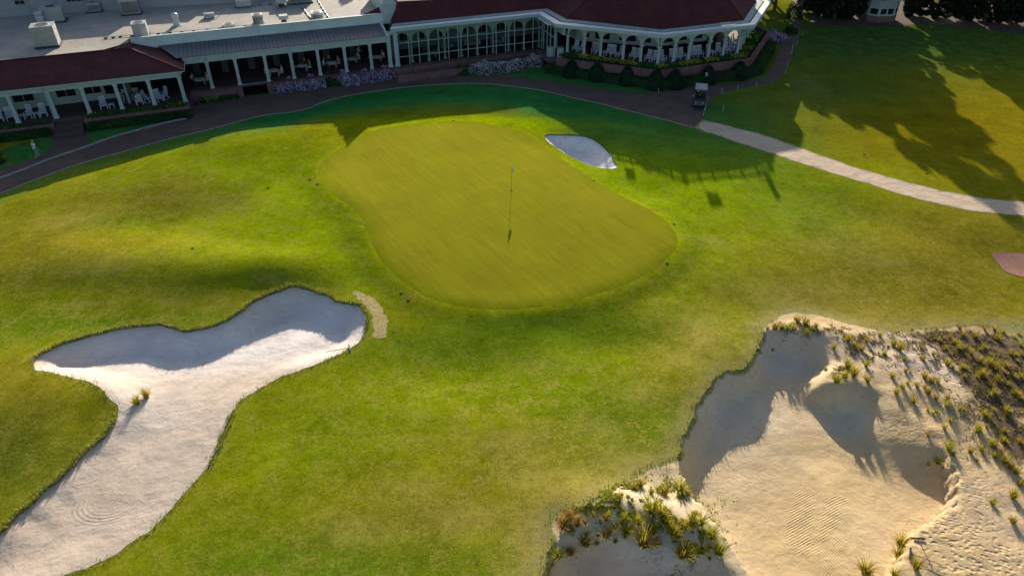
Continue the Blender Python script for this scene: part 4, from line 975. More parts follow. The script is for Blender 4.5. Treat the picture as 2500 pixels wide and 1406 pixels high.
for i, (px, py) in enumerate([(1163,179),(1186,177),(1210,175),(1234,173),(1258,168),(1283,164),(1305,160)]): bush(px, py, B4, f'{nm7[i]} pale pink azalea of the row before the glazed arcade', gp, .88+.08*math.sin(i*2.2), i)
bush(1127, 180, B5, 'green bush at the left end of the pale azalea row', 'plain green bushes', .9, 1); bush(1143, 179, B5, 'low green bush right beside the first pale azalea', 'plain green bushes', .8, 4)
bush(1886, 100, B1, 'lavender azalea left of the rising path by the terrace corner', gl, .95, 2); bush(1902, 96, B2, 'small lavender azalea touching the rising path', gl, .7, 5)

# flower borders on the terrace walls
def border(poly_a, poly_b, z, name, label, n, ny, h=.22):
    P = []; L = np.array([math.hypot(poly_a[i+1][0]-poly_a[i][0], poly_a[i+1][1]-poly_a[i][1]) for i in range(len(poly_a)-1)]); pr = L/L.sum()
    s = rng.choice(len(L), n, p=pr); t = rng.random(n); v = rng.random(n)
    a0 = np.array(poly_a); b0 = np.array(poly_b)
    A = a0[s]+(a0[s+1]-a0[s])*t[:, None]; Bp = b0[s]+(b0[s+1]-b0[s])*t[:, None]; Q = A+(Bp-A)*v[:, None]
    P = np.column_stack([Q, z+h*rng.random(n)**1.3]); mb = MB(); quads(mb, P, .13, 0, .5)
    m = rng.random(n) < ny; Y = P[m]+np.array([0, 0, .06]); clump = np.sin(Y[:,0]*1.9)+np.sin(Y[:,0]*.83+1)+.4 > 0; Y = Y[clump]
    if len(Y): quads(mb, Y, .13, 1, 1.2, 1.0)
    o = mb.build(name, [M['bedleaf'], M['yellow']], None, (OX, OY, 0), ANG); tag(o, label, 'flower border', kind='stuff')
border([(18.3, -5.0), (26.85, -12.8), (38.1, -12.8)], [(19.4, -4.6), (27.1, -11.9), (37.6, -11.9)], RZ, 'flower_border', 'yellow flowers in green leaves edging the round porch', 9000, .42)
border([(38.1, -12.8), (46.0, -5.2)], [(37.7, -11.9), (44.2, -4.6)], RZ-.05, 'flower_border', 'green planting with few yellow flowers on the right terrace flank', 4000, .10)
border([(-30.6, -3.5), (-21.6, -3.5)], [(-30.6, -2.95), (-21.6, -2.95)], .90, 'flower_border', 'leafy green planting along the left porch wall', 4200, .02, .26)
border([(-50, -3.5), (-33.9, -3.5)], [(-50, -2.95), (-33.9, -2.95)], .82, 'flower_border', 'dark leafy planting along the far left porch wall', 4500, .0, .2)
border([(-20.6, -1.15), (-16.7, -1.0)], [(-20.6, -.5), (-16.7, -.35)], .05, 'flower_border', 'low green plants at the foot of the middle porch', 1800, .12, .35)
mb = MB()
for q in ([(-20.8, -1.3), (-16.6, -1.1), (-16.6, -.23), (-20.8, -.23)], ): mb.prism(q, 0, .06)
tag(mb.build('planting_bed', M['mulch'], None, (OX, OY, 0), ANG), kind='structure')

# trees --------------------------------------------------------------------------
def tree_mesh(seed, H, r, base, ncl, nleaf, mat, leaf=.34):
    rr = np.random.default_rng(seed); tb = MB(); cb = MB()
    tb.tube((0, 0, -.3), (.15, .1, H*.55), .32, .20, 10); tb.tube((.15, .1, H*.55), (.0, .2, H*.92), .20, .05, 8)
    C = []
    for i in range(ncl):
        t = (i+.5)/ncl; z = base+(H-base)*t; prof = math.sin(PI*min(1, .18+.82*t))**.7; a = i*2.4+rr.uniform(-.5, .5); q = r*prof*rr.uniform(.35, .95)
        p = Vector((q*math.cos(a), q*math.sin(a), z)); C.append((p, r*rr.uniform(.24, .42)*max(.5, prof)))
        z0 = max(base*.8, z-1.6); tb.tube((.1, .1, min(z0, H*.9)), p, .09, .03, 6)
    for p, s in C:
        n = nleaf//ncl; d = rng.normal(0, 1, (n, 3)); d /= np.linalg.norm(d, axis=1)[:, None]
        P = np.array(p)+d*(s*(.45+.6*rng.random(n)**.6))[:, None]*np.array([1, 1, .72]); quads(cb, P, leaf)
    return tb.mesh('trunk_mesh', M['bark']), cb.mesh('crown_mesh', M[mat])
TR = [tree_mesh(3, 16, 4.0, 4.0, 30, 6500, 'tree', .45), tree_mesh(8, 14, 4.4, 3.0, 30, 6500, 'tree', .45), tree_mesh(12, 18, 3.8, 6.0, 26, 5600, 'tree', .45)]
EV = [tree_mesh(21, 9, 3.0, .4, 34, 9000, 'ever', .30), tree_mesh(25, 10.5, 3.4, .3, 36, 9500, 'ever', .30)]
def tree(x, y, ms, label, group, s=1.0, rz=0, name='tree'):
    r = empty(name, (x, y, 0), rz); tag(r, label, 'tree', group); link('trunk', ms[0], r); link('crown', ms[1], r); r.scale = (s, s, s); return r
gt_ = 'trees whose shadows streak the right lawn'
lb = ['tall loose tree rising past the right end of the clubhouse', 'tall tree behind the dark evergreens left of the hut', 'tall tree behind the small bay hut', 'tall bare stemmed tree beyond the lawn right of the hut', 'broad tree at the top right edge of the lawn', 'broad tree farther along the top right edge', 'high crowned tree behind the right evergreens', 'tree nearest behind the right end of the round porch roof', 'second tree behind the right end of the round porch roof', 'tree over the top end of the rising path']
for i, (x, y, k, s) in enumerate([(40.5,104,0,1.1),(43.5,108,2,1.0),(39.0,112,1,1.0),(56.5,106,1,1.0),(61.0,112,0,1.05),(66,104,1,.95),(36.5,108,2,.72),(33.0,107,1,.85),(35.5,111,1,1.0),(38.0,107,0,.8)]): tree(x, y, TR[k], lb[i], gt_, s, i*1.1)
for i, (x, y, k, s) in enumerate([(-19, 117, 1, 1.05), (-12, 120, 0, 1.0), (-7.0, 115, 1, .95)]): tree(x, y, TR[k], ['leftmost', 'middle', 'rightmost'][i]+' tree behind the flat roof dappling it with shade', 'trees behind the clubhouse', s, i)
ge = 'dark evergreens along the top of the lawn'
el = ['dark evergreen beside the rising path', 'second dark evergreen right of the rising path', 'dark evergreen touching the left side of the bay hut', 'low dark evergreen behind the hut corner', 'dark evergreen just right of the bay hut', 'second dark evergreen right of the hut', 'third dark evergreen right of the hut', 'dark evergreen near the top right corner', 'dark evergreen in the top right corner', 'dark evergreen past the right picture edge']
for i, (px, py, k, s) in enumerate([(1998,42,0,1.15),(2042,50,1,1.1),(2085,48,0,1.0),(2110,20,1,.7),(2232,42,0,.72),(2290,48,1,.75),(2350,52,0,.8),(2410,58,1,.8),(2475,64,0,.85),(2545,70,1,.85)]):
    x, y = G(px, py); tree(x, y+1.0, EV[k], el[i], ge, s, i*.9, 'evergreen_tree')
x, y = G(1940, 45)
B6 = bush_mesh(3, 1.3, 1.2, 1.9, None, 0)
bush(1936, 44, B6, 'tall rounded shrub on the right terrace by the rising path', 'shrubs beside the rising path', 1.0); bush(1930, 82, B5, 'low dark leafy shrub in the corner bed by the rising path', 'shrubs beside the rising path', .9); bush(1962, 10, B5, 'ochre green shrub at the top end of the rising path', 'shrubs beside the rising path', 1.0)
mb = MB(); P = [G(*p) for p in [(1975,62),(2030,70),(2120,66),(2210,62),(2260,60),(2400,72),(2520,88),(2640,96),(2640,40),(2400,10),(2200,0),(1990,0)]]
mb.add([(*p, .02) for p in P], [tuple(range(len(P)))]); tag(mb.build('tree_bed', M['mulch']), kind='structure')

# wire grass tufts -----------------------------------------------------------------
def tuft_mesh(seed, mat, n=150, L=.58, spread=1.15):
    rr = np.random.default_rng(seed); mb = MB()
    for i in range(n):
        a = rr.uniform(0, 2*PI); r0 = .10*math.sqrt(rr.random()); lean = spread*rr.random()**.8; l = L*rr.uniform(.35, 1.1); w = .010+.006*rr.random()
        d = Vector((math.cos(a), math.sin(a), 0)); s = Vector((-d.y, d.x, 0))*w; p = d*r0; pts = [p]
        for k in range(1, 4):
            t = k/3; th = lean*t*1.15; p = p+(d*math.sin(th)+Vector((0, 0, math.cos(th))))*l/3; pts.append(p)
        o = [pts[0]-s, pts[0]+s, pts[1]-s*.9, pts[1]+s*.9, pts[2]-s*.6, pts[2]+s*.6, pts[3]]
        mb.add(o, [(0, 1, 3, 2), (2, 3, 5, 4), (4, 5, 6)])
    return mb.mesh('tuft_mesh', M[mat])
TM = {'g': [tuft_mesh(1, 'tuftg'), tuft_mesh(2, 'tuftg', 130, .7)], 'o': [tuft_mesh(3, 'tufto', 140, .6, 1.15), tuft_mesh(4, 'tufto', 100, .6)], 'm': [tuft_mesh(5, 'tuftm'), tuft_mesh(6, 'tuftm', 140, .68, 1.05)]}
def zt(f, pts, ox, oy, k): return [(ox+p[0]/k, oy+p[1]/k, *p[2:]) for p in pts]
low = zt(0, [(455,690,'o',1.3),(540,715,'o',1.1),(390,775,'o',1.2),(830,700,'o',.9),(620,960,'m',1.3),(345,1085,'g',1.1),(465,1045,'o',1.1),(830,870,'o',1.1),(1040,830,'g',1.0),(1150,735,'g',1.1),(1290,620,'g',1.4),(1385,660,'m',1.5),(1430,730,'g',1.2),(1180,355,'m',1.0),(1420,430,'m',1.0),(1580,410,'g',1.2),(1290,830,'g',1.1),(1210,960,'m',1.6),(1350,960,'o',.8),(1525,860,'m',1.1),(1620,790,'m',1.1),(1785,750,'g',1.1),(1900,880,'g',1.4),(1610,1075,'m',1.7),(1805,1030,'g',1.0),(1980,1050,'g',1.3),(1110,385,'g',.8),(960,480,'g',.8),(1360,400,'g',.7),(920,790,'g',.7),(700,660,'m',.6),(1690,1040,'g',.8),(260,1180,'g',.8),(1480,780,'m',1.0),(1010,700,'g',.8),(1700,700,'g',.8)], 1280, 1100, 4.167)
waste = zt(0, [(580,205,'o',1.1),(612,200,'m',1.0),(640,208,'g',1.0),(670,210,'m',1.0),(690,172,'m',1.1),(728,180,'m',1.3),(735,228,'g',1.0),(780,195,'g',.7),(865,300,'g',.9),(935,265,'m',1.1),(965,290,'m',1.2),(1000,308,'m',1.0),(1025,268,'m',.8),(1090,240,'g',.7),(1155,285,'g',1.0),(1185,308,'m',1.1),(1112,328,'g',.8),(1022,385,'g',.8),(935,390,'g',1.3),(880,462,'g',1.5),(918,440,'m',1.2),(960,432,'m',1.2),(1030,458,'m',1.0),(1150,438,'m',.9),(1200,492,'g',1.0),(1170,518,'m',1.0),(1215,412,'m',.8),(1252,562,'m',.9),(1270,485,'m',1.0),(1305,440,'m',1.1),(1340,462,'m',1.1),(1325,515,'m',1.2),(1362,545,'m',1.1),(1412,582,'g',1.0),(1404,690,'m',1.0),(1410,815,'g',1.4),(1370,858,'g',1.2),(1530,802,'m',1.0),(1565,705,'g',1.0),(1478,205,'o',1.1),(1550,245,'m',1.4),(1660,258,'m',1.2),(1450,275,'m',1.2),(1472,305,'m',1.1),(1512,300,'o',1.0),(1532,330,'m',1.0),(1592,300,'m',.9),(1418,380,'m',1.2),(1445,398,'g',1.0),(1490,400,'m',1.0),(1575,368,'m',1.3),(1622,378,'m',1.4),(1655,405,'m',1.2),(1700,388,'m',1.1),(1770,290,'g',1.0),(1588,432,'m',1.3),(1660,458,'m',1.3),(1775,442,'m',1.2),(1640,520,'g',1.1),(1772,545,'m',1.1),(1702,608,'m',1.2),(1600,628,'m',1.1),(1692,705,'m',1.0),(1685,755,'m',1.1),(1638,768,'g',1.0),(1695,855,'m',1.3),(1725,882,'m',1.1),(1645,825,'g',.9),(1735,1022,'m',1.2),(1635,1052,'g',.9),(1735,1140,'m',1.1),(1750,905,'m',1.0),(1770,962,'m',1.1),(1188,1255,'m',1.4),(1180,1312,'m',1.3),(1265,1365,'m',1.4),(1020,1388,'m',1.5),(1160,1402,'m',1.0),(1350,620,'g',.7),(1350,330,'m',.7),(1290,300,'g',.7),(1410,300,'m',.7),(1710,480,'m',1.0),(1750,520,'m',1.0),(1640,600,'m',.8),(1500,440,'m',.7),(1725,330,'m',1.0),(1600,210,'o',.9),(1740,250,'m',.9)], 1600, 700, 1.991)
def surf(px, py, f):
    z = 0.0
    for _ in range(10): x, y = G(px, py, z); z = float(f(np.array([x]), np.array([y]))[0])
    return x, y, z
def tufts(lst, f, lab, group):
    for i, (px, py, c, s) in enumerate(lst):
        x, y, z = surf(px, py, f); me = TM[c][i % 2]
        o = link('grass_tuft', me, None, (x, y, z-.03), i*2.1); k = s*(.88+.3*random.random()); o.scale = (k*(.85+.35*random.random()), k, k*(.75+.25*random.random()))
        tag(o, lab[c], 'grass tuft', group)
def sprinkle(lst, n, spread):
    out = []
    for i in range(n):
        q = random.choice(lst); out.append((q[0]+random.gauss(0, spread), q[1]+random.gauss(0, spread*.7), random.choice('ggmmo') if lst[0][0] < 1800 and lst[0][1] > 1200 else random.choice('gmmmo'), random.uniform(.35, .75)))
    return [q for q in out if inside(np.array([GT(q[0], q[1])[0]]), np.array([GT(q[0], q[1])[1]]), OUT['waste'])[0]]
dark = [q for q in waste if q[0] > 2250 and q[1] < 1150]
low = [(a_, b_, c_, d_*1.0) for a_, b_, c_, d_ in low]+sprinkle(low, 34, 26); waste = [(a_, b_, c_, d_*(.78 if a_ > 2200 else .9)) for a_, b_, c_, d_ in waste]+sprinkle(dark, 60, 55)+sprinkle(waste, 26, 30)
tufts(low, sand_waste, {'g': 'spiky green grass tuft on the sandy crest of the low bunker', 'o': 'straw coloured grass tuft on the sandy crest of the low bunker', 'm': 'olive and rust grass tuft on the sandy crest of the low bunker'}, 'grass tufts on the low bunker crest')
tufts(waste, sand_waste, {'g': 'spiky green grass tuft on the sandy waste at the right', 'o': 'straw coloured grass tuft on the sandy waste at the right', 'm': 'olive brown grass tuft on the sandy waste at the right'}, 'grass tufts on the right sandy waste')
for i, (zx, zy, s) in enumerate([(600,655,1.15),(642,627,1.1)]):
    x, y, z = surf(zx/1.789, 620+zy/1.789, sand_left); o = link('grass_tuft', TM['g' if i == 0 else 'm'][i], None, (x, y, z-.03), i); o.scale = (s, s, s)
    tag(o, ['green grass tuft alone in the left bunker, lower of the pair', 'olive grass tuft alone in the left bunker, upper of the pair'][i], 'grass tuft', 'grass tufts in the left bunker')
# weeds and litter between them (nobody could count these)
def weeds(name, label, areas, n, f, size, mat, h=.10):
    P = []
    for px, py, rx, ry, wgt in areas:
        bx, by = GT(px, py); k = int(n*wgt); P.append(np.column_stack([rng.normal(bx, rx, k), rng.normal(by, ry, k)]))
    P = np.vstack(P); P = P[inside(P[:,0], P[:,1], OUT['waste'])]
    cl = vnoise(P[:,0], P[:,1], .45)+.7*vnoise(P[:,0]+5, P[:,1], .18); P = P[cl > .12]
    z = f(P[:,0], P[:,1]); mb = MB(); quads(mb, np.column_stack([P, z+h*rng.random(len(P))]), size, 0, .3, 2.2)
    tag(mb.build(name, M[mat]), label, 'weeds', kind='stuff')
weeds('low_weeds', 'scattered low green weeds on the sandy crest of the low bunker', [(1560,1210,1.7,.7,.55),(1480,1225,1.1,.5,.2),(1680,1290,.8,.9,.25),(1390,1290,.3,.5,.05)], 26000, sand_waste, .05, 'weed', .05)
weeds('low_weeds', 'thin weeds and straw scattered over the right sandy waste', [(1960,800,1.4,.4,.07),(2060,815,1.6,.5,.06),(2120,860,1.0,.8,.05),(2180,860,1.2,.6,.04),(2400,860,3.5,1.6,.5),(2440,1000,1.6,2.2,.35),(2330,830,2,.6,.12),(2060,905,.4,.3,.04),(1640,1095,.35,.25,.05)], 26000, sand_waste, .05, 'scrub', .07)
# coarse blades overhanging the bunker edges
def blades(key, name, label, dens, cond=None):
    p = OUT[key]; n = len(p); P = []
    tg = np.roll(p, -2, 0)-np.roll(p, 2, 0); nr = np.stack([tg[:,1], -tg[:,0]], 1); nr /= np.linalg.norm(nr, axis=1)[:, None]+1e-9
    nr *= np.where(inside((p+nr*.06)[:,0], (p+nr*.06)[:,1], p), 1, -1)[:, None]
    for i in range(n):
        if p[i,1] < 15.5 or abs(p[i,0]) > 33: continue
        if cond is not None and not cond(p[i]): continue
        for _ in range(rng.poisson(dens*(.25 if nr[i,1] > .1 else 1))): P.append(p[i]-nr[i]*.05+rng.normal(0, .10, 2))
    P = np.array(P); z = T(P[:,0], P[:,1]); mb = MB(); n = len(P); a = rng.uniform(0, 2*PI, n)
    h = .07+.17*rng.random(n)**2; w = .016+.014*rng.random(n); d = np.stack([np.cos(a), np.sin(a)], 1); t = np.stack([-d[:,1], d[:,0]], 1)
    v0 = np.column_stack([P-t*w[:,None], z-.02]); v1 = np.column_stack([P+t*w[:,None], z-.02]); v2 = np.column_stack([P+d*(h*.8)[:,None], z+h])
    vs = np.stack([v0, v1, v2], 1).reshape(-1, 3); mb.v = [tuple(q) for q in vs.tolist()]; mb.f = [[3*i, 3*i+1, 3*i+2] for i in range(n)]; mb.m = [0]*n; mb.smooth = [False]*n
    tag(mb.build(name, M['rough']), label, 'grass', kind='stuff')
blades('left', 'fringe_grass', 'coarse grass fringe overhanging the left bunker edge', 16)
_wx = np.array(gt([(1850,830),(1650,1120),(1335,1330)]))
blades('waste', 'fringe_grass', 'ragged grass fringe along the left edge of the sandy waste', 5, lambda q: q[0] < _wx[:,0].max()+.6)

# ------------------------------------------------------------------ roof-top equipment
def roof_thing(name, px, py, label, cat, group=None, z=FZ, rz=0.0):
    x, y = G(px, py, z); r = empty(name, (x, y, z), ANG+rz); tag(r, label, cat, group); return r
def ac_unit(px, py, wd, dp, h, label, side='steel', dark_front=False):
    r = roof_thing('air_conditioner', px, py, label, 'air conditioner', 'air conditioners on the flat roof')
    y0 = 0
    b = MB(); b.box(-wd/2-.12, wd/2+.12, y0-.12, dp+.12, 0, .14); b.build('base', M['grille'], r)
    b = MB(); b.box(-wd/2, wd/2, y0, dp, .14, h); b.box(-wd/2-.03, wd/2+.03, y0-.03, dp+.03, h, h+.05); b.build('casing', M['steel2' if not dark_front else 'steel'], r)
    f = MB(); cx, cy, R = 0, dp/2, min(wd, dp)*.38
    f.tube((cx, cy, h+.05), (cx, cy, h+.09), R, R, 20, sm=False); fo = f.build('fan_guard', M['steel'], r)
    d = MB(); d.tube((cx, cy, h+.091), (cx, cy, h+.097), R*.86, R*.86, 20); d.build('fan_opening', M['grille'], fo)
    g = MB()
    n = max(3, int((h-.35)/.11))
    for i in range(n): z = .26+i*(h-.4)/n; g.box(-wd/2+.08, wd/2-.08, y0-.022, y0-.001, z, z+.06); g.box(wd/2+.001, wd/2+.022, y0+.08, dp-.08, z, z+.06)
    g.build('side_grille', M['grille' if dark_front else 'steel'], r)
    return r
ac_unit(117, 117, 2.0, 1.7, 1.95, 'largest pale air conditioner standing alone on the left roof shadow')
ac_unit(346, 92, 1.35, 1.3, 1.3, 'grey air conditioner at the parapet just right of the maroon hip roof', dark_front=False)
ac_unit(633, 65, 1.05, 1.0, 1.1, 'air conditioner with dark open front by the middle of the parapet', dark_front=True)
ac_unit(777, 51, 1.2, 1.1, .75, 'grey air conditioner farthest right along the parapet', dark_front=True)
ac_unit(560, 71, 1.1, 1.0, .35, 'low flat air conditioner sunk behind the middle parapet')
ac_unit(133, 57, 2.1, 1.4, 1.5, 'bulky grey air conditioner close to the hotel wall at the left')
ac_unit(322, 38, 1.9, 1.0, 1.6, 'wide air conditioner with black side panel against the hotel wall', dark_front=True)
ac_unit(232, 32, 1.4, .9, 1.0, 'squat dark framed air conditioner against the hotel wall', dark_front=True)
ac_unit(735, 10, 2.6, 1.5, 1.5, 'big steel air handler at the top edge of the roof', dark_front=True)
def vent_hood(px, py, s, label):
    r = roof_thing('vent_hood', px, py, label, 'roof vent', 'vent hoods on the flat roof')
    b = MB(); b.box(-.28*s, .28*s, -.28*s, .28*s, 0, .35*s); b.build('curb', M['grille'], r)
    b = MB(); b.box(-.55*s, .55*s, -.5*s, .5*s, .42*s, .80*s, tx=.08*s, ty=.08*s); b.box(-.36*s, .36*s, -.34*s, .34*s, .351*s, .419*s); b.build('hood', M['steel2'], r)
vent_hood(688, 17, 1.15, 'square mushroom vent hood at the top middle of the roof'); vent_hood(694, 55, .95, 'square mushroom vent hood near the parapet between two air conditioners')
r = roof_thing('exhaust_stack', 432, 63, 'white round exhaust stack on a square flashing in sunlight', 'roof vent')
b = MB(); b.box(-.55, .55, -.5, .5, 0, .04); b.build('flashing', M['steel2'], r)
b = MB(); b.lathe([(.38, .04), (.26, .55), (.26, .8)], 14); b.lathe([(.34, .8), (.36, 1.0), (.34, 1.22), (.05, 1.3)], 14); b.build('stack', M['white'], r)
r = roof_thing('exhaust_stack', 103, 62, 'white ribbed exhaust stack in shade beside the left air conditioner', 'roof vent')
b = MB(); b.lathe([(.34, 0), (.34, .7)], 12); b.lathe([(.42, .7), (.44, .9), (.30, 1.05), (.44, 1.1), (.40, 1.35), (.05, 1.42)], 12); b.build('stack', M['white'], r)
def duct_fan(px, py, label, s=1.0):
    r = roof_thing('exhaust_fan', px, py, label, 'exhaust fan', 'exhaust fans on the flat roof')
    b = MB(); b.box(-.55*s, .55*s, -.3*s, .3*s, .1, .5*s); b.build('housing', M['steel'], r)
    b = MB()
    for x in (-.5, .44): b.box(x*s, (x+.06)*s, -.35*s, .35*s, 0, .1)
    b.build('rail', M['grille'], r); b = MB(); b.path([(.5*s, .1, .4), (1.0*s, .3, .45), (1.0*s, .3, 0)], .06); b.build('pipe', M['steel2'], r)
    b = MB(); b.tube((-.35*s, 0, .5*s), (-.35*s, 0, .85*s), .04, n=6); b.build('mast', M['steel2'], r)
duct_fan(512, 44, 'small dark fan box on the sunlit roof strip near the centre'); duct_fan(596, 17, 'cluster of fan and ducts at the top of the roof', 1.5)
# pipe runs on little blocks
def pipe_run(pts, label, rad=.03, nb=6):
    P = [(*G(px, py, FZ), FZ+.12) for px, py in pts]; r = empty('roof_pipe', (P[0][0], P[0][1], FZ)); tag(r, label, 'pipe', 'pipes lying on the flat roof')
    q = [tuple(np.subtract(p, (P[0][0], P[0][1], FZ))) for p in P]
    b = MB(); b.path(q, rad); b.build('pipe', M['steel'], r)
    for i in range(nb):
        t = (i+.5)/nb*(len(q)-1); k = min(int(t), len(q)-2); c = np.array(q[k])+(np.array(q[k+1])-np.array(q[k]))*(t-k)
        b = MB(); b.box(c[0]-.13, c[0]+.13, c[1]-.1, c[1]+.1, 0, .11); b.build('support_block', M['grille'], r)
pipe_run([(250,96),(300,91),(390,84),(470,78),(560,69),(640,62)], 'long thin pipe along the parapet on small dark blocks', nb=14)
pipe_run([(706,0),(740,22),(760,48)], 'slanting white conduit crossing the roof to the parapet', .045, 5)
pipe_run([(775,0),(788,22),(803,46)], 'row of pipe blocks right of the slanting conduit', .03, 6)
pipe_run([(560,20),(600,17),(640,13),(672,12)], 'short pipe between the fan cluster and the vent hood', .03, 4)
# roof-top flag poles behind the balustrade (their shadows fall on the lawn)
def roof_flag(px, py, h, label, fl=(.9, .62), drape=False):
    # stand on the deck so that the shadow of the top falls on lawn point (px, py)
    gx, gy = GT(px, py); gz = float(T(gx, gy)); d = (TOPZ+h-gz)/.31; x, y = gx+.035*d, gy+d
    r = empty('roof_flagpole', (x, y, TOPZ)); tag(r, label, 'flagpole', 'flagpoles on the round roof')
    b = MB(); b.tube((0, 0, -.2), (0, 0, h), .045, .03, 8); b.build('pole', M['white'], r)
    b = MB(); w0, hh = fl; n = 6
    for i in range(n):
        x0, x1 = w0*i/n, w0*(i+1)/n; s0, s1 = .06*math.sin(i*1.3), .06*math.sin((i+1)*1.3)
        b.add([(x0+.03, s0, h-.05-.12*x0), (x1+.03, s1, h-.05-.12*x1), (x1+.03, s1, h-.05-hh+.1*x1), (x0+.03, s0, h-.05-hh-.05*x0)], [(0, 1, 2, 3)])
    b.build('flag', M['cloth'], r)
roof_flag(1532, 445, 1.6, 'short flagpole at the left of the round roof deck', (.75, .55)); roof_flag(1738, 510, 3.2, 'tallest flagpole in the middle of the round roof deck', (1.0, .75)); roof_flag(1897, 492, 2.6, 'flagpole at the right of the round roof deck', (.45, 1.1))

# ------------------------------------------------------------------ chairs and tables on the porches
def make_chair():
    r = empty('rocking_chair')
    b = MB(); b.box(-.27, .27, -.25, .25, .42, .46); 
    for i in range(5): b.box(-.26, .26, -.25+.1*i, -.18+.1*i, .461, .475)
    b.build('seat', M['chair'], r)
    b = MB(); Mx = Matrix.Translation((0, .24, .44)) @ Matrix.Rotation(math.radians(-14), 4, 'X')
    for x in (-.27, .22): b.box(x, x+.05, -.025, .025, 0, .80, M=Mx)
    b.box(-.27, .27, -.03, .03, .70, .82, M=Mx); b.box(-.22, .22, -.025, .025, .06, .11, M=Mx)
    for i in range(5): b.box(-.185+.08*i, -.135+.08*i, -.012, .012, .11, .70, M=Mx)
    b.build('backrest', M['chair'], r)
    for s in (-1, 1):
        b = MB(); b.box(s*.30-.035, s*.30+.035, -.30, .28, .64, .67); b.box(s*.29-.025, s*.29+.025, -.25, -.20, .08, .64); b.box(s*.29-.025, s*.29+.025, .20, .25, .08, .64); b.build('armrest', M['chair'], r)
        b = MB(); pts = [(s*.29, -.45+.9*t, .04+.13*(2*t-1)**2) for t in np.linspace(0, 1, 8)]; b.path(pts, .025, 5); b.build('rocker', M['chair'], r)
    return r
def make_side_table():
    r = empty('side_table'); b = MB(); b.box(-.25, .25, -.25, .25, .45, .49); b.build('table_top', M['chair'], r)
    for x in (-.22, .18):
        for y in (-.22, .18): b = MB(); b.box(x, x+.04, y, y+.04, 0, .45); b.build('leg', M['chair'], r)
    return r
chair0 = make_chair(); table0 = make_side_table(); used = {'c': 0, 't': 0}
def seat_at(kind, u, w, z, face, label, group, cat):
    if kind == 'c': o = chair0 if not used['c'] else copy_tree(chair0)
    else: o = table0 if not used['t'] else copy_tree(table0)
    used[kind] += 1; x, y = toXY(u, w); o.location = (x, y, z); o.rotation_euler = (0, 0, face+ANG); tag(o, label, cat, group); return o
ORD = ['first', 'second', 'third', 'fourth', 'fifth', 'sixth', 'seventh', 'eighth', 'ninth', 'tenth', 'eleventh', 'twelfth', 'thirteenth', 'fourteenth']
A_dir = math.atan2(P1[1]-P0[1], P1[0]-P0[0])
def inset(u, w, a, b, d):      # push a spot inside the colonnade line a-b to distance d
    L, an = seg(a, b); n = (-math.sin(an), math.cos(an)); k = (u-a[0])*n[0]+(w-a[1])*n[1]; return u+n[0]*(d-k), w+n[1]*(d-k)
rcA = [(1399,131.6),(1415,134),(1445,138),(1456,139.4),(1478,144.8),(1491,145.4),(1512,147),(1538,151),(1552,153),(1576,157),(1595,158)]
for i, (px, py) in enumerate(rcA):
    u, w = inset(*B(px, py, RZ), P0, P1, .75); seat_at('c', u, w, RZ, A_dir+random.uniform(-.25, .25), f'white rocking chair on the round porch left face, {ORD[i]} from the arcade door', 'rocking chairs on the round porch', 'rocking chair')
rcB = [(1626,156.8),(1647,152),(1659,151.7),(1671,149.5),(1694,148),(1706,146.7),(1719,146),(1741,142.4),(1761,138),(1783,135)]
for i, (px, py) in enumerate(rcB):
    u, w = inset(*B(px, py, RZ), P1, P2, .75); seat_at('c', u, w, RZ, random.uniform(-.25, .25), f'white rocking chair on the front face of the round porch, {ORD[i]} from the corner', 'rocking chairs on the round porch', 'rocking chair')
for i, t in enumerate((.12, .22, .33)):
    u, w = along(P2, P3, t); u, w = inset(u, w, P2, P3, .8); seat_at('c', u, w, RZ, PI/4, f'white rocking chair seen from the side on the right flank porch, {ORD[i]} from the corner', 'rocking chairs on the round porch', 'rocking chair')
for i, (px, py, a, b) in enumerate([(1406,132,P0,P1),(1469,142,P0,P1),(1501,146,P0,P1),(1587,157,P0,P1),(1614,157,P0,P1),(1685,147,P1,P2),(1749,141,P1,P2),(1774,137,P1,P2)]):
    u, w = inset(*B(px, py, RZ), a, b, .7); seat_at('t', u, w, RZ, 0, f'small white side table on the round porch, {ORD[i]} from the arcade door', 'side tables on the round porch', 'side table')
for i, (px, py) in enumerate([(3,298),(28,296),(74,291),(108,288),(256,268)]):
    u, w = inset(*B(px, py, LZ), (-50, LW), (-21, LW), .7); seat_at('c', u, w, LZ, random.uniform(-.3, .3), f'white slatted rocking chair on the left porch, {ORD[i]} from the left edge', 'rocking chairs on the left porch', 'rocking chair')
for i, (px, py, f) in enumerate([(313,246,.2),(336,244,-.1),(364,248,1.2),(392,247,.5),(402,246,-.9),(342,260,PI+.3)]):
    u, w = B(px, py, LZ); u, w = inset(u, w, (-50, LW), (-21, LW), [1.9, 1.9, 1.2, .9, 1.5, .7][i]); seat_at('c', u, w, LZ, f, f'{ORD[i]} rocking chair from the left in the seated group of the left porch', 'rocking chairs on the left porch', 'rocking chair')
for i, (px, py) in enumerate([(57,291),(93,287),(275,265)]):
    u, w = inset(*B(px, py, LZ), (-50, LW), (-21, LW), .7); seat_at('t', u, w, LZ, 0, f'small white side table on the left porch, {ORD[i]} from the left edge', 'side tables on the left porch', 'side table')

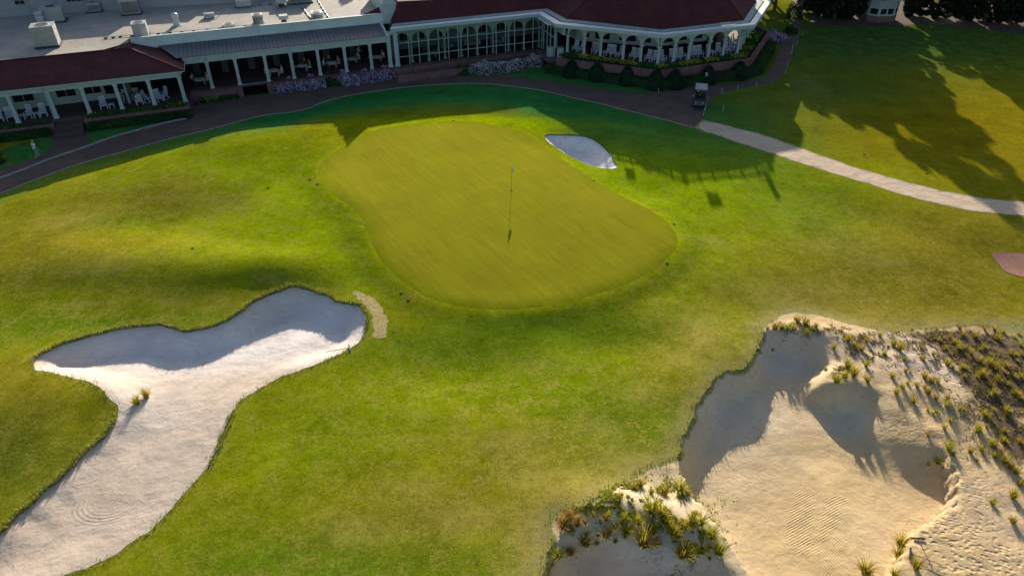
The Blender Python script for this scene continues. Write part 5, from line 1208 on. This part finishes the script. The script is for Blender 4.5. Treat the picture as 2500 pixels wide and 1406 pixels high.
# ------------------------------------------------------------------ people
def skin_mesh(name, verts, edges, mats, sub=1):
    me = bpy.data.meshes.new('tmp'); me.from_pydata([v[0] for v in verts], edges, []); ob = bpy.data.objects.new('tmp', me); COL.objects.link(ob)
    md = ob.modifiers.new('s', 'SKIN'); md.use_smooth_shade = True
    for i, v in enumerate(verts):
        d = me.skin_vertices[0].data[i]; d.radius = v[1] if isinstance(v[1], tuple) else (v[1], v[1]); d.use_root = (i == 0)
    if sub: ob.modifiers.new('d', 'SUBSURF').levels = sub
    bpy.context.view_layer.update(); dg = bpy.context.evaluated_depsgraph_get()
    out = bpy.data.meshes.new_from_object(ob.evaluated_get(dg)); out.name = name
    bpy.data.objects.remove(ob); bpy.data.meshes.remove(me); out.materials.clear(); out.materials.append(mats)
    for p in out.polygons: p.use_smooth = True
    return out
def pose(kind):
    """joints, facing -y"""
    if kind == 'walk':
        J = dict(pel=(0,0,.93), sp=(0,-.01,1.12), ch=(0,-.02,1.34), nk=(0,-.03,1.50), hd=(0,-.05,1.64), tp=(0,-.05,1.74),
            hl=(.10,0,.90), kl=(.11,-.16,.52), al=(.11,-.14,.09), fl=(.11,-.30,.035), hr=(-.10,0,.90), kr=(-.11,.05,.50), ar=(-.11,.24,.12), fr=(-.11,.12,.035),
            sl=(.20,-.02,1.42), el=(.27,.10,1.16), wl=(.27,.03,.92), sr=(-.20,-.02,1.42), er=(-.27,.0,1.15), wr=(-.26,-.14,.93))
    elif kind == 'stand':
        J = dict(pel=(0,0,.93), sp=(0,0,1.12), ch=(0,0,1.34), nk=(0,-.01,1.50), hd=(0,-.03,1.64), tp=(0,-.03,1.74),
            hl=(.10,0,.90), kl=(.12,-.02,.50), al=(.12,.02,.09), fl=(.14,-.14,.035), hr=(-.10,0,.90), kr=(-.12,-.02,.50), ar=(-.12,.02,.09), fr=(-.14,-.14,.035),
            sl=(.20,0,1.42), el=(.27,.02,1.15), wl=(.25,-.18,1.05), sr=(-.20,0,1.42), er=(-.27,.03,1.15), wr=(-.25,-.06,.91))
    else:
        J = dict(pel=(0,.05,.52), sp=(0,.06,.70), ch=(0,.04,.93), nk=(0,.0,1.09), hd=(0,-.04,1.23), tp=(0,-.04,1.33),
            hl=(.10,.02,.52), kl=(.14,-.42,.52), al=(.14,-.40,.09), fl=(.15,-.55,.035), hr=(-.10,.02,.52), kr=(-.14,-.42,.52), ar=(-.14,-.36,.09), fr=(-.15,-.50,.035),
            sl=(.20,.03,1.01), el=(.28,-.04,.76), wl=(.20,-.28,.72), sr=(-.20,.03,1.01), er=(-.28,-.04,.76), wr=(-.18,-.30,.74))
    return J
def lp(a, b, t): return tuple(a[i]+(b[i]-a[i])*t for i in range(3))
def person_meshes(kind):
    J = pose(kind); V_, E_ = [], []
    def v(p, r): V_.append((p, r)); return len(V_)-1
    def e(a, b): E_.append((a, b))
    pel = v(J['pel'], (.13, .10)); sp = v(J['sp'], (.125, .095)); ch = v(J['ch'], (.145, .10)); nk = v(J['nk'], .052); hd = v(J['hd'], (.078, .092)); tp = v(J['tp'], .055)
    for a, b in ((pel, sp), (sp, ch), (ch, nk), (nk, hd), (hd, tp)): e(a, b)
    hx, hy, hz = J['hd']; e(hd, v((hx, hy-.105, hz-.01), .012))      # nose
    for s in (1, -1): e(hd, v((hx+s*.088, hy+.01, hz-.005), .014))   # ears
    for s in 'lr':
        h = v(J['h'+s], .088); m = v(lp(J['h'+s], J['k'+s], .5), .075); k = v(J['k'+s], .056); c = v(lp(J['k'+s], J['a'+s], .35), .056); a = v(J['a'+s], .038); f = v(J['f'+s], (.042, .028))
        for p, q in ((pel, h), (h, m), (m, k), (k, c), (c, a), (a, f)): e(p, q)
        sh = v(J['s'+s], .058); el = v(J['e'+s], .042); wr = v(J['w'+s], .027)
        d = np.array(J['w'+s])-np.array(J['e'+s]); d = d/np.linalg.norm(d); side = np.cross(d, (1.0, 0, 0)); side = side/max(np.linalg.norm(side), 1e-6)
        pm = v(tuple(np.array(J['w'+s])+d*.06), (.034, .018))
        for p, q in ((ch, sh), (sh, el), (el, wr), (wr, pm)): e(p, q)
        for i, (off, ln) in enumerate([(-.028, .075), (-.010, .088), (.010, .084), (.027, .066)]):
            b0 = np.array(J['w'+s])+d*.09+side*off; k1 = v(tuple(b0+d*ln*.5), .0085); k2 = v(tuple(b0+d*ln*.85+np.array((0, -.012, -.02))), .0075); e(pm, k1); e(k1, k2)
        th = v(tuple(np.array(J['w'+s])+d*.055-side*.045), .0095); e(pm, th)
    body = skin_mesh('body_'+kind, V_, E_, M['skin'])
    def sub(verts, edges, mat='skin'): return skin_mesh('cloth_'+kind, verts, edges, M[mat])
    sl = [(J['sp'], (.145, .115)), (lp(J['sp'], J['ch'], .55), (.158, .118)), (J['ch'], (.162, .118)), (lp(J['ch'], J['nk'], .62), .075), (lp(J['pel'], J['sp'], .35), (.150, .120))]
    ed = [(0, 1), (1, 2), (2, 3), (0, 4)]
    for s in 'lr':
        i = len(sl); sl += [(J['s'+s], .074), (lp(J['s'+s], J['e'+s], .78), .060)]; ed += [(2, i), (i, i+1)]
    shirt_ = sub(sl, ed)
    tr = [(J['pel'], (.150, .118))]; ed = []
    for s in 'lr':
        i = len(tr); tr += [(J['h'+s], .102), (J['k'+s], .072), (lp(J['k'+s], J['a'+s], .9), .055)]; ed += [(0, i), (i, i+1), (i+1, i+2)]
    trou = sub(tr, ed)
    hr = sub([((hx, hy+.022, hz+.045), (.088, .085)), ((hx, hy+.02, hz+.085), .062)], [(0, 1)]); shoe = []
    for s in 'lr': shoe.append(sub([(lp(J['a'+s], J['f'+s], .1), .05), (J['f'+s], (.052, .036))], [(0, 1)]))
    return dict(body=body, shirt=shirt_, trousers=trou, hair=hr, shoe=shoe)
PM = {k: person_meshes(k) for k in ('walk', 'stand', 'sit')}
_mc = {}
def mm(me, mat):
    k = (me.name, mat.name)
    if k not in _mc: c = me.copy(); c.materials.clear(); c.materials.append(mat); _mc[k] = c
    return _mc[k]
def person(kind, x, y, z, rz, sh, tr, hr, label, group=None):
    p = PM[kind]; r = empty('person', (x, y, z), rz); tag(r, label, 'person', group)
    link('body', p['body'], r); link('shirt', mm(p['shirt'], CL[sh]), r); link('trousers', mm(p['trousers'], CL[tr]), r); link('cap' if hr == 'cap' else 'hair', mm(p['hair'], HAIR[hr]), r)
    for s in p['shoe']: link('shoe', mm(s, CL['black']), r)
    return r
x, y = G(95, 387); person('walk', x, y, 0.005, math.radians(140), 'white', 'khaki', 'cap', 'man in white shirt, light cap and grey trousers walking on the left path')
# diners under the middle porch and behind the arcade glass, with their tables
def dining_table(u, w, z, label, group, cloth=True, r_=.55):
    x, y = toXY(u, w); r = empty('dining_table', (x, y, z), ANG); tag(r, label, 'table', group)
    b = MB(); b.tube((0, 0, .70), (0, 0, .74), r_, r_, 18); b.build('table_top', M['cloth'] if cloth else M['wood'], r)
    b = MB(); b.tube((0, 0, .03), (0, 0, .70), .05, .05, 8); b.build('pedestal', M['iron'], r); b = MB(); b.tube((0, 0, 0), (0, 0, .03), .3, .25, 12); b.build('foot', M['iron'], r)
def dining_chair(x, y, z, rz, label, group):
    r = empty('dining_chair', (x, y, z), rz); tag(r, label, 'chair', group)
    b = MB(); b.box(-.22, .22, -.2, .24, .42, .46); b.build('seat', M['iron'], r); b = MB(); b.box(-.22, .22, .22, .26, .46, .90); b.build('backrest', M['iron'], r)
    for sx in (-.2, .17):
        for sy in (-.18, .2): b = MB(); b.box(sx, sx+.03, sy, sy+.03, 0, .42); b.build('leg', M['iron'], r)
def dining(u, w, z, folk, where, group, cloth=True):
    dining_table(u, w, z, f'round dining table {where}', 'dining tables '+group, cloth)
    for i, (ang, sh, tr, hr, txt) in enumerate(folk):
        a = math.radians(ang); uu, ww = u+.85*math.cos(a), w+.85*math.sin(a); x, y = toXY(uu, ww); rz = ANG+a-PI/2
        person('sit', x, y, z, rz, sh, tr, hr, f'{txt} {where}', 'diners '+group)
        dining_chair(x+.0, y, z, rz, f'dark chair of the {txt} {where}'.replace(' seated', ''), 'dining chairs '+group)
g1 = 'under the middle porch'
dining(-12.5, 1.1, MZ, [(170, 'white', 'tan', 'cap', 'man in white shirt and cap seated'), (340, 'white', 'tan', 'grey', 'grey haired man in pale shirt seated')], 'right of the basement opening', g1)
dining(-9.5, 1.6, MZ, [(180, 'red', 'navy', 'brown', 'diner in red shirt seated'), (60, 'black', 'navy', 'dark', 'diner in black seated'), (350, 'blue', 'tan', 'grey', 'diner in pale blue seated')], 'four bays from the double pier', g1)
dining(-6.3, 1.4, MZ, [(175, 'white', 'navy', 'brown', 'diner in white seated'), (20, 'grey', 'tan', 'grey', 'diner in grey seated'), (100, 'navy', 'tan', 'dark', 'diner in navy seated')], 'three bays from the double pier', g1)
dining(-3.9, 2.0, MZ, [(170, 'tan', 'navy', 'brown', 'diner in tan seated'), (30, 'pink', 'tan', 'grey', 'diner in pink seated')], 'two bays from the double pier', g1)
dining(-1.2, 1.6, MZ, [(25, 'white', 'tan', 'grey', 'diner in white seated'), (150, 'black', 'navy', 'dark', 'diner in black seated')], 'beside the double pier', g1)
dining(-20.1, 1.0, MZ, [(20, 'white', 'tan', 'grey', 'diner in white seated'), (140, 'pink', 'navy', 'brown', 'diner in pink seated')], 'beside the maroon roofed wing', g1)
x, y = toXY(-2.9, 3.2); person('stand', x, y, MZ, ANG+.6, 'tan', 'black', 'dark', 'server standing in tan top two bays from the double pier', 'diners '+g1)
g2 = 'behind the arcade glass'
for i, (u, w, f, where) in enumerate([(5.0, 1.0, [(170, 'black', 'navy', 'dark', 'diner in black seated'), (10, 'white', 'tan', 'grey', 'diner in white seated')], 'behind the third arcade glass panel'),
        (7.6, 2.6, [(160, 'grey', 'tan', 'grey', 'diner in grey seated'), (20, 'navy', 'navy', 'brown', 'diner in navy seated')], 'behind the fifth arcade glass panel'),
        (10.4, 2.6, [(150, 'pink', 'tan', 'brown', 'diner in pink seated'), (340, 'white', 'navy', 'grey', 'diner in white seated')], 'behind the middle arcade panels'),
        (13.4, 2.4, [(10, 'white', 'tan', 'grey', 'diner in white seated'), (190, 'red', 'navy', 'dark', 'diner in red seated')], 'behind the tenth arcade glass panel')]):
    dining(u, w, AZ, f, where, g2)
# people in rocking chairs
u, w = inset(*B(1445, 138, RZ), P0, P1, .72); x, y = toXY(u, w); person('sit', x, y, RZ, A_dir+ANG, 'tan', 'grey', 'brown', 'woman in tan top sitting in a rocking chair on the round porch')
gl_ = 'people sitting on the left porch'
for px, py, d, f, sh, hr, txt in [(313,246,1.9,.2,'black','dark','person in black sitting at the left of the left porch group'),(336,244,1.9,-.1,'navy','brown','person in navy sitting at the back of the left porch group'),(342,260,.7,PI+.3,'white','grey','person in bright white shirt with back turned in the left porch group')]:
    u, w = B(px, py, LZ); u, w = inset(u, w, (-50, LW), (-21, LW), d); x, y = toXY(u, w); person('sit', x, y, LZ, f+ANG, sh, 'navy', hr, txt, gl_)

# host stands by the arcade door
for u, w, lab in [(18.9, -3.95, 'white host stand at the arcade door nearer the rocking chairs'), (18.05, -2.9, 'white stand just outside the arcade door')]:
    x, y = toXY(u, w); r = empty('host_stand', (x, y, RZ-.5 if u > 18.5 else AZ), ANG); tag(r, lab, 'stand', 'white stands at the arcade door')
    b = MB(); b.box(-.3, .3, -.25, .25, 0, 1.05); b.build('cabinet', M['white'], r); b = MB(); b.box(-.34, .34, -.3, .3, 1.05, 1.1); b.build('top', M['steel2'], r)

# ------------------------------------------------------------------ golf cart
x, y = G(1706, 256); cart = empty('golf_cart', (x, y, .01), math.radians(-14)); tag(cart, 'dark golf cart with pale canopy driving on the brick path', 'golf cart')
b = MB(); b.box(-.58, .58, -1.15, 1.0, .28, .42); b.add([(-.52,-1.2,.35),(.52,-1.2,.35),(.52,-.62,.35),(-.52,-.62,.35),(-.46,-1.05,.78),(.46,-1.05,.78),(.52,-.60,.86),(-.52,-.60,.86)], [(0,3,2,1),(4,5,6,7),(0,1,5,4),(1,2,6,5),(2,3,7,6),(3,0,4,7)]); b.box(-.56, .56, .1, 1.0, .421, .66, ty=.05); b.build('body', M['cart'], cart)
b = MB(); b.box(-.52, .52, .05, .5, .661, .76); b.box(-.52, .52, .46, .58, .761, 1.15); b.build('seat', M['grille'], cart)
b = MB(); b.box(-.62, .62, -.82, 1.0, 1.84, 1.90, tx=.05, ty=.08); b.box(-.56, .56, -.74, .92, 1.901, 1.93, tx=.03); b.build('canopy', M['roofwhite'], cart)
for sx in (-.52, .52):
    b = MB(); b.tube((sx, -.66, .84), (sx, -.60, 1.84), .022, n=6); b.build('roof_post', M['iron'], cart); b = MB(); b.tube((sx, .75, .66), (sx, .85, 1.84), .022, n=6); b.build('roof_post', M['iron'], cart)
b = MB(); b.add([(-.5, -.655, .88), (.5, -.655, .88), (.5, -.6, 1.8), (-.5, -.6, 1.8)], [(0, 1, 2, 3)]); b.build('windscreen', M['glass'], cart)
for sx in (-.52, .52):
    for sy in (-.82, .68):
        b = MB(); b.tube((sx-.09, sy, .23), (sx+.09, sy, .23), .23, .23, 18); wv = b.build('wheel', M['rubber'], cart)
        b = MB(); b.tube((sx-.095, sy, .23), (sx+.095, sy, .23), .12, .12, 12); b.build('rim', M['steel2'], wv)
b = MB(); b.tube((-.26, -.45, .80), (-.26, -.22, 1.02), .02, n=6); b.tube((-.26, -.20, 1.0), (-.26, -.22, 1.03), .17, .17, 14); b.build('steering_wheel', M['iron'], cart)
for sx in (-.36, .36): b = MB(); b.box(sx-.09, sx+.09, -1.16, -1.10, .56, .66); b.build('headlight', M['steel2'], cart)
b = MB(); b.box(-.78, -.60, -.55, -.48, 1.0, 1.10); b.build('mirror', M['steel2'], cart)
b = MB(); b.box(-.42, .42, .98, 1.28, .45, .95, tx=.04, ty=.03); b.build('bag_rack', M['cart'], cart)
cx_, cy_ = cart.location.x, cart.location.y
c_, s_ = math.cos(math.radians(-14)), math.sin(math.radians(-14))
person('sit', cx_+(-.26*c_-.22*s_), cy_+(-.26*s_+.22*c_), .30, math.radians(-14), 'black', 'navy', 'cap', 'driver in dark top and pale cap seated in the golf cart')

# ------------------------------------------------------------------ small things on the course
x, y = GT(1249, 466); gz = float(T(x, y)); fs_ = empty('flagstick', (x, y, gz), 0); tag(fs_, 'flagstick with white flag and striped top standing in the green', 'flagstick')
b = MB(); b.tube((0, 0, -.1), (0, 0, 1.40), .014, .012, 8); b.build('pole', simple('flagstick_dark', (.10, .09, .05), .4, .1), fs_)
for i, (z0, z1, k) in enumerate([(1.40, 1.52, 'white'), (1.52, 1.64, 'iron'), (1.64, 2.16, 'white')]): b = MB(); b.tube((0, 0, z0), (0, 0, z1), .015, .015, 8); b.build('pole_stripe', M[k], fs_)
b = MB(); n = 7
for i in range(n):
    a0, a1 = i/n, (i+1)/n; f0, f1 = .05*math.sin(a0*7), .05*math.sin(a1*7)
    b.add([(.015+.20*a0, f0, 2.12-.38*a0), (.015+.20*a1, f1, 2.12-.38*a1), (.015+.15*a1, f1*.6, 1.66-.12*a1), (.015+.15*a0, f0*.6, 1.66-.12*a0)], [(0, 1, 2, 3)])
b.build('flag', M['cloth'], fs_)
b = MB(); b.tube((x, y, gz+.013), (x, y, gz+.016), .075, .075, 14); tag(b.build('golf_hole', M['hole']), 'round hole at the foot of the flagstick', 'hole')
sl_ = ['sprinkler head at the upper left of the green, outer of a pair', 'sprinkler head at the upper left of the green, inner of a pair', 'sprinkler head below the left of the green, upper of a pair', 'sprinkler head below the left of the green, lower of a pair', 'sprinkler head at the right tip of the green', 'sprinkler head at the lower right rim of the green', 'sprinkler head by the upper right side of the green', 'sprinkler head in the rough left of the green', 'sprinkler head on the mound left of the green', 'sprinkler head on the lawn right of the sand path', 'second sprinkler head on the lawn right of the sand path', 'sprinkler head at the top rim of the green']
for i, (px, py) in enumerate([(757,439),(775,450),(980,715),(997,732),(1645,547),(1628,642),(1449,440),(470,607),(655,460),(2110,378),(2263,424),(1107,295)]):
    x, y = GT(px, py); z = float(T(x, y)); r = empty('sprinkler_head', (x, y, z)); tag(r, sl_[i], 'sprinkler', 'sprinkler heads around the green')
    b = MB(); b.tube((0, 0, .006), (0, 0, .03), .11, .10, 12); b.build('cover', M['hole'], r); b = MB(); b.tube((0, 0, .031), (0, 0, .05), .05, .04, 8); b.build('nozzle', M['grille'], r)
def rake(px, py, rz, label, f, L=1.5, tilt=.03):
    x, y, z = surf(px, py, f); r = empty('bunker_rake', (x, y, z+.04), rz); tag(r, label, 'rake', 'bunker rakes')
    b = MB(); b.tube((0, 0, .02), (L, 0, tilt), .018, .018, 8); b.build('handle', M['wood'], r)
    b = MB(); b.box(-.05, .03, -.32, .32, .0, .05)
    for i in range(9): b.box(-.03, .0, -.3+.072*i, -.28+.072*i, -.05, -.001)
    b.build('rake_head', M['grille'], r)
rake(853, 851, math.radians(200), 'rake lying at the right rim of the left bunker', sand_left, 1.4, .12)
rake(2240, 1316, math.radians(-92), 'upright lying rake pole beside tufts at the lower right', sand_waste, 1.5); rake(2222, 1352, math.radians(-28), 'second rake crossing below it at the lower right', sand_waste, 1.3)
# rope stakes along the path edge
st = [(1721,270),(1717,284),(1728,250),(1764,275),(1762,228),(1800,221),(1846,213),(1917,183),(1922,160),(1932,133),(1945,110),(1948,92),(1958,88),(1934,120)]
for i, (px, py) in enumerate(st):
    x, y = G(px, py); b = MB(); h = .75 if i in (0, 1, 3) else .55; b.tube((0, 0, -.1), (0, 0, h), .035, .03, 8); b.lathe([(.035, h), (.03, h+.03), (.0, h+.04)], 8)
    tag(b.build('rope_stake', M['stake'], None, (x, y, float(T(x, y)))), ['pale stake at the path corner below the golf cart, upper', 'pale stake at the path corner where the sand path begins', 'pale stake right behind the golf cart', 'lone pale stake on the grass right of the golf cart', 'pale stake along the path bend right of the golf cart', 'second pale stake along the path bend', 'third pale stake along the path bend', 'pale stake at the start of the rising path', 'second pale stake up the rising path', 'third pale stake up the rising path', 'fourth pale stake up the rising path', 'sixth pale stake up the rising path', 'last pale stake near the dark evergreen', 'middle pale stake up the rising path'][i], 'stake', 'stakes along the path edge')
# lamp post by the cart, marker by the hedge
x, y = G(1720, 213); r = empty('lamp_post', (x, y, 0)); tag(r, 'slim lamp post with pale head behind the golf cart', 'lamp post')
b = MB(); b.tube((0, 0, 0), (0, 0, 1.25), .035, .03, 8); b.build('post', M['iron'], r); b = MB(); b.box(-.10, .10, -.10, .10, 1.25, 1.52, tx=.02, ty=.02); b.box(-.13, .13, -.13, .13, 1.521, 1.56); b.build('lamp_head', M['stake'], r)
x, y = G(1607, 227); b = MB(); b.tube((0, 0, 0), (0, 0, .45), .04, .035, 8); tag(b.build('path_marker', M['stake'], None, (x, y, 0)), 'small white marker post before the terrace hedge', 'marker')
x, y = G(1634, 264); b = MB(); b.tube((0, 0, .004), (0, 0, .012), .28, .28, 14); tag(b.build('drain_cover', M['iron'], None, (x, y, 0)), 'dark round drain cover on the brick path', 'drain cover')
# bench at the right edge on the brick pad
x, y = GT(2536, 652); z = float(T(x, y))+.02; r = empty('tee_bench', (x, y, z), math.radians(20)); tag(r, 'corner of a dark bench on the brick pad at the right edge', 'bench')
b = MB(); b.box(-.7, .7, -.25, .25, .40, .46); b.build('seat', M['wood'], r); b = MB(); b.box(-.7, .7, .22, .28, .46, .85); b.build('backrest', M['wood'], r)
for sx in (-.6, .52): b = MB(); b.box(sx, sx+.08, -.22, .22, 0, .40); b.build('leg', M['iron'], r)
# flower pot and stone at the left edge
x, y = G(2, 398); r = empty('planted_pot', (x, y, 0)); tag(r, 'dark planted pot with yellow flowers at the left edge', 'plant pot')
b = MB(); b.lathe([(.30, 0), (.42, .35), (.40, .40)], 14); b.build('pot', M['iron'], r); b = MB(); d = rng.normal(0, 1, (500, 3)); d[:,2] = abs(d[:,2]); d /= np.linalg.norm(d, axis=1)[:, None]; quads(b, d*.5+np.array([0, 0, .38]), .10); quads(b, d[:60]*.54+np.array([0, 0, .38]), .09, 1); b.build('plant', [M['bedleaf'], M['yellow']], r)

# ------------------------------------------------------------------ bay hut at the top right
x, y = G(2158, 56); hut = empty('bay_hut', (x, y, 0), math.radians(8)); tag(hut, 'small white bay hut with maroon roof and brick base before the dark trees', 'hut')
poly = [(-2.2, 1.6), (-2.2, .9), (-1.15, 0), (1.15, 0), (2.2, .9), (2.2, 1.6), (2.2, 3.6), (-2.2, 3.6)]
b = MB(); b.prism(poly, 0, .85); b.build('brick_base', M['brick'], hut)
pi = [(a*.97, b_*.97+.04) for a, b_ in poly]; b = MB(); b.prism(pi, .85, 3.1); b.build('wall', M['white'], hut)
for (xa, ya), (xb, yb), nwin in (((-2.13, .91), (-1.11, .04), 1), ((-1.11, .04), (1.11, .04), 2), ((1.11, .04), (2.13, .91), 1)):
    L = math.hypot(xb-xa, yb-ya); an = math.atan2(yb-ya, xb-xa); Mx = Matrix.Translation((xa, ya, 0)) @ Matrix.Rotation(an, 4, 'Z'); wd = (L-.16*(nwin+1))/nwin
    for i in range(nwin):
        x0 = .16+i*(wd+.16); f = MB()
        f.box(x0-.08, x0, -.07, -.002, 1.0, 2.75, M=Mx); f.box(x0+wd, x0+wd+.08, -.07, -.002, 1.0, 2.75, M=Mx); f.box(x0, x0+wd, -.07, -.002, 2.67, 2.75, M=Mx); f.box(x0, x0+wd, -.09, -.002, 1.0, 1.08, M=Mx); f.box(x0, x0+wd, -.06, -.002, 1.82, 1.88, M=Mx)
        fo = f.build('window', M['white'], hut); p_ = MB(); p_.box(x0, x0+wd, -.03, -.004, 1.08, 1.82, M=Mx); p_.build('pane', M['dark'], fo); p_ = MB(); p_.box(x0, x0+wd, -.03, -.004, 1.88, 2.67, M=Mx); p_.build('blind', M['steel'], fo)
ro = [(a*1.28, (b_-1.6)*1.28+1.55) for a, b_ in poly]; b = MB(); n = len(ro)
b.add([(*p, 3.05) for p in ro]+[(0, 2.2, 4.5)], [(i, (i+1) % n, n) for i in range(n)]); b.build('roof', M['shingle'], hut)
b = MB(); b.prism(ro, 2.93, 3.04); b.build('eave_board', M['white'], hut)
SKY, SUN = .15, 8.2

# ------------------------------------------------------------------ light, camera, render
w = bpy.data.worlds.new('World'); sc.world = w; w.use_nodes = True
bg = w.node_tree.nodes['Background']; sk = w.node_tree.nodes.new('ShaderNodeTexSky')
sk.sky_type = 'NISHITA'; sk.sun_disc = False
to_sun = Vector((.035, 1.0, .31)).normalized()
sk.sun_elevation = math.asin(to_sun.z); sk.sun_rotation = math.atan2(to_sun.x, to_sun.y); sk.altitude = 100; sk.ozone_density = 2.0; sk.dust_density = 2.0
w.node_tree.links.new(sk.outputs[0], bg.inputs[0]); bg.inputs[1].default_value = SKY
sl = bpy.data.lights.new('sun', 'SUN'); sl.energy = SUN; sl.angle = math.radians(.5); sl.color = (1.0, .90, .74)
so = bpy.data.objects.new('sun', sl); COL.objects.link(so); so.rotation_euler = (-to_sun).to_track_quat('-Z', 'Y').to_euler(); so.location = (0, 150, 60)
cam = bpy.data.cameras.new('camera'); cam.sensor_width = 36; cam.lens = FPX/2500*36; cam.clip_end = 3000; cam.clip_start = .5
co = bpy.data.objects.new('camera', cam); COL.objects.link(co); co.location = (0, 0, HCAM); co.rotation_euler = (PI/2-PITCH, 0, 0)
sc.camera = co
sc.view_settings.view_transform = 'Standard'; sc.view_settings.look = 'None'; sc.view_settings.exposure = 0; sc.view_settings.gamma = 1
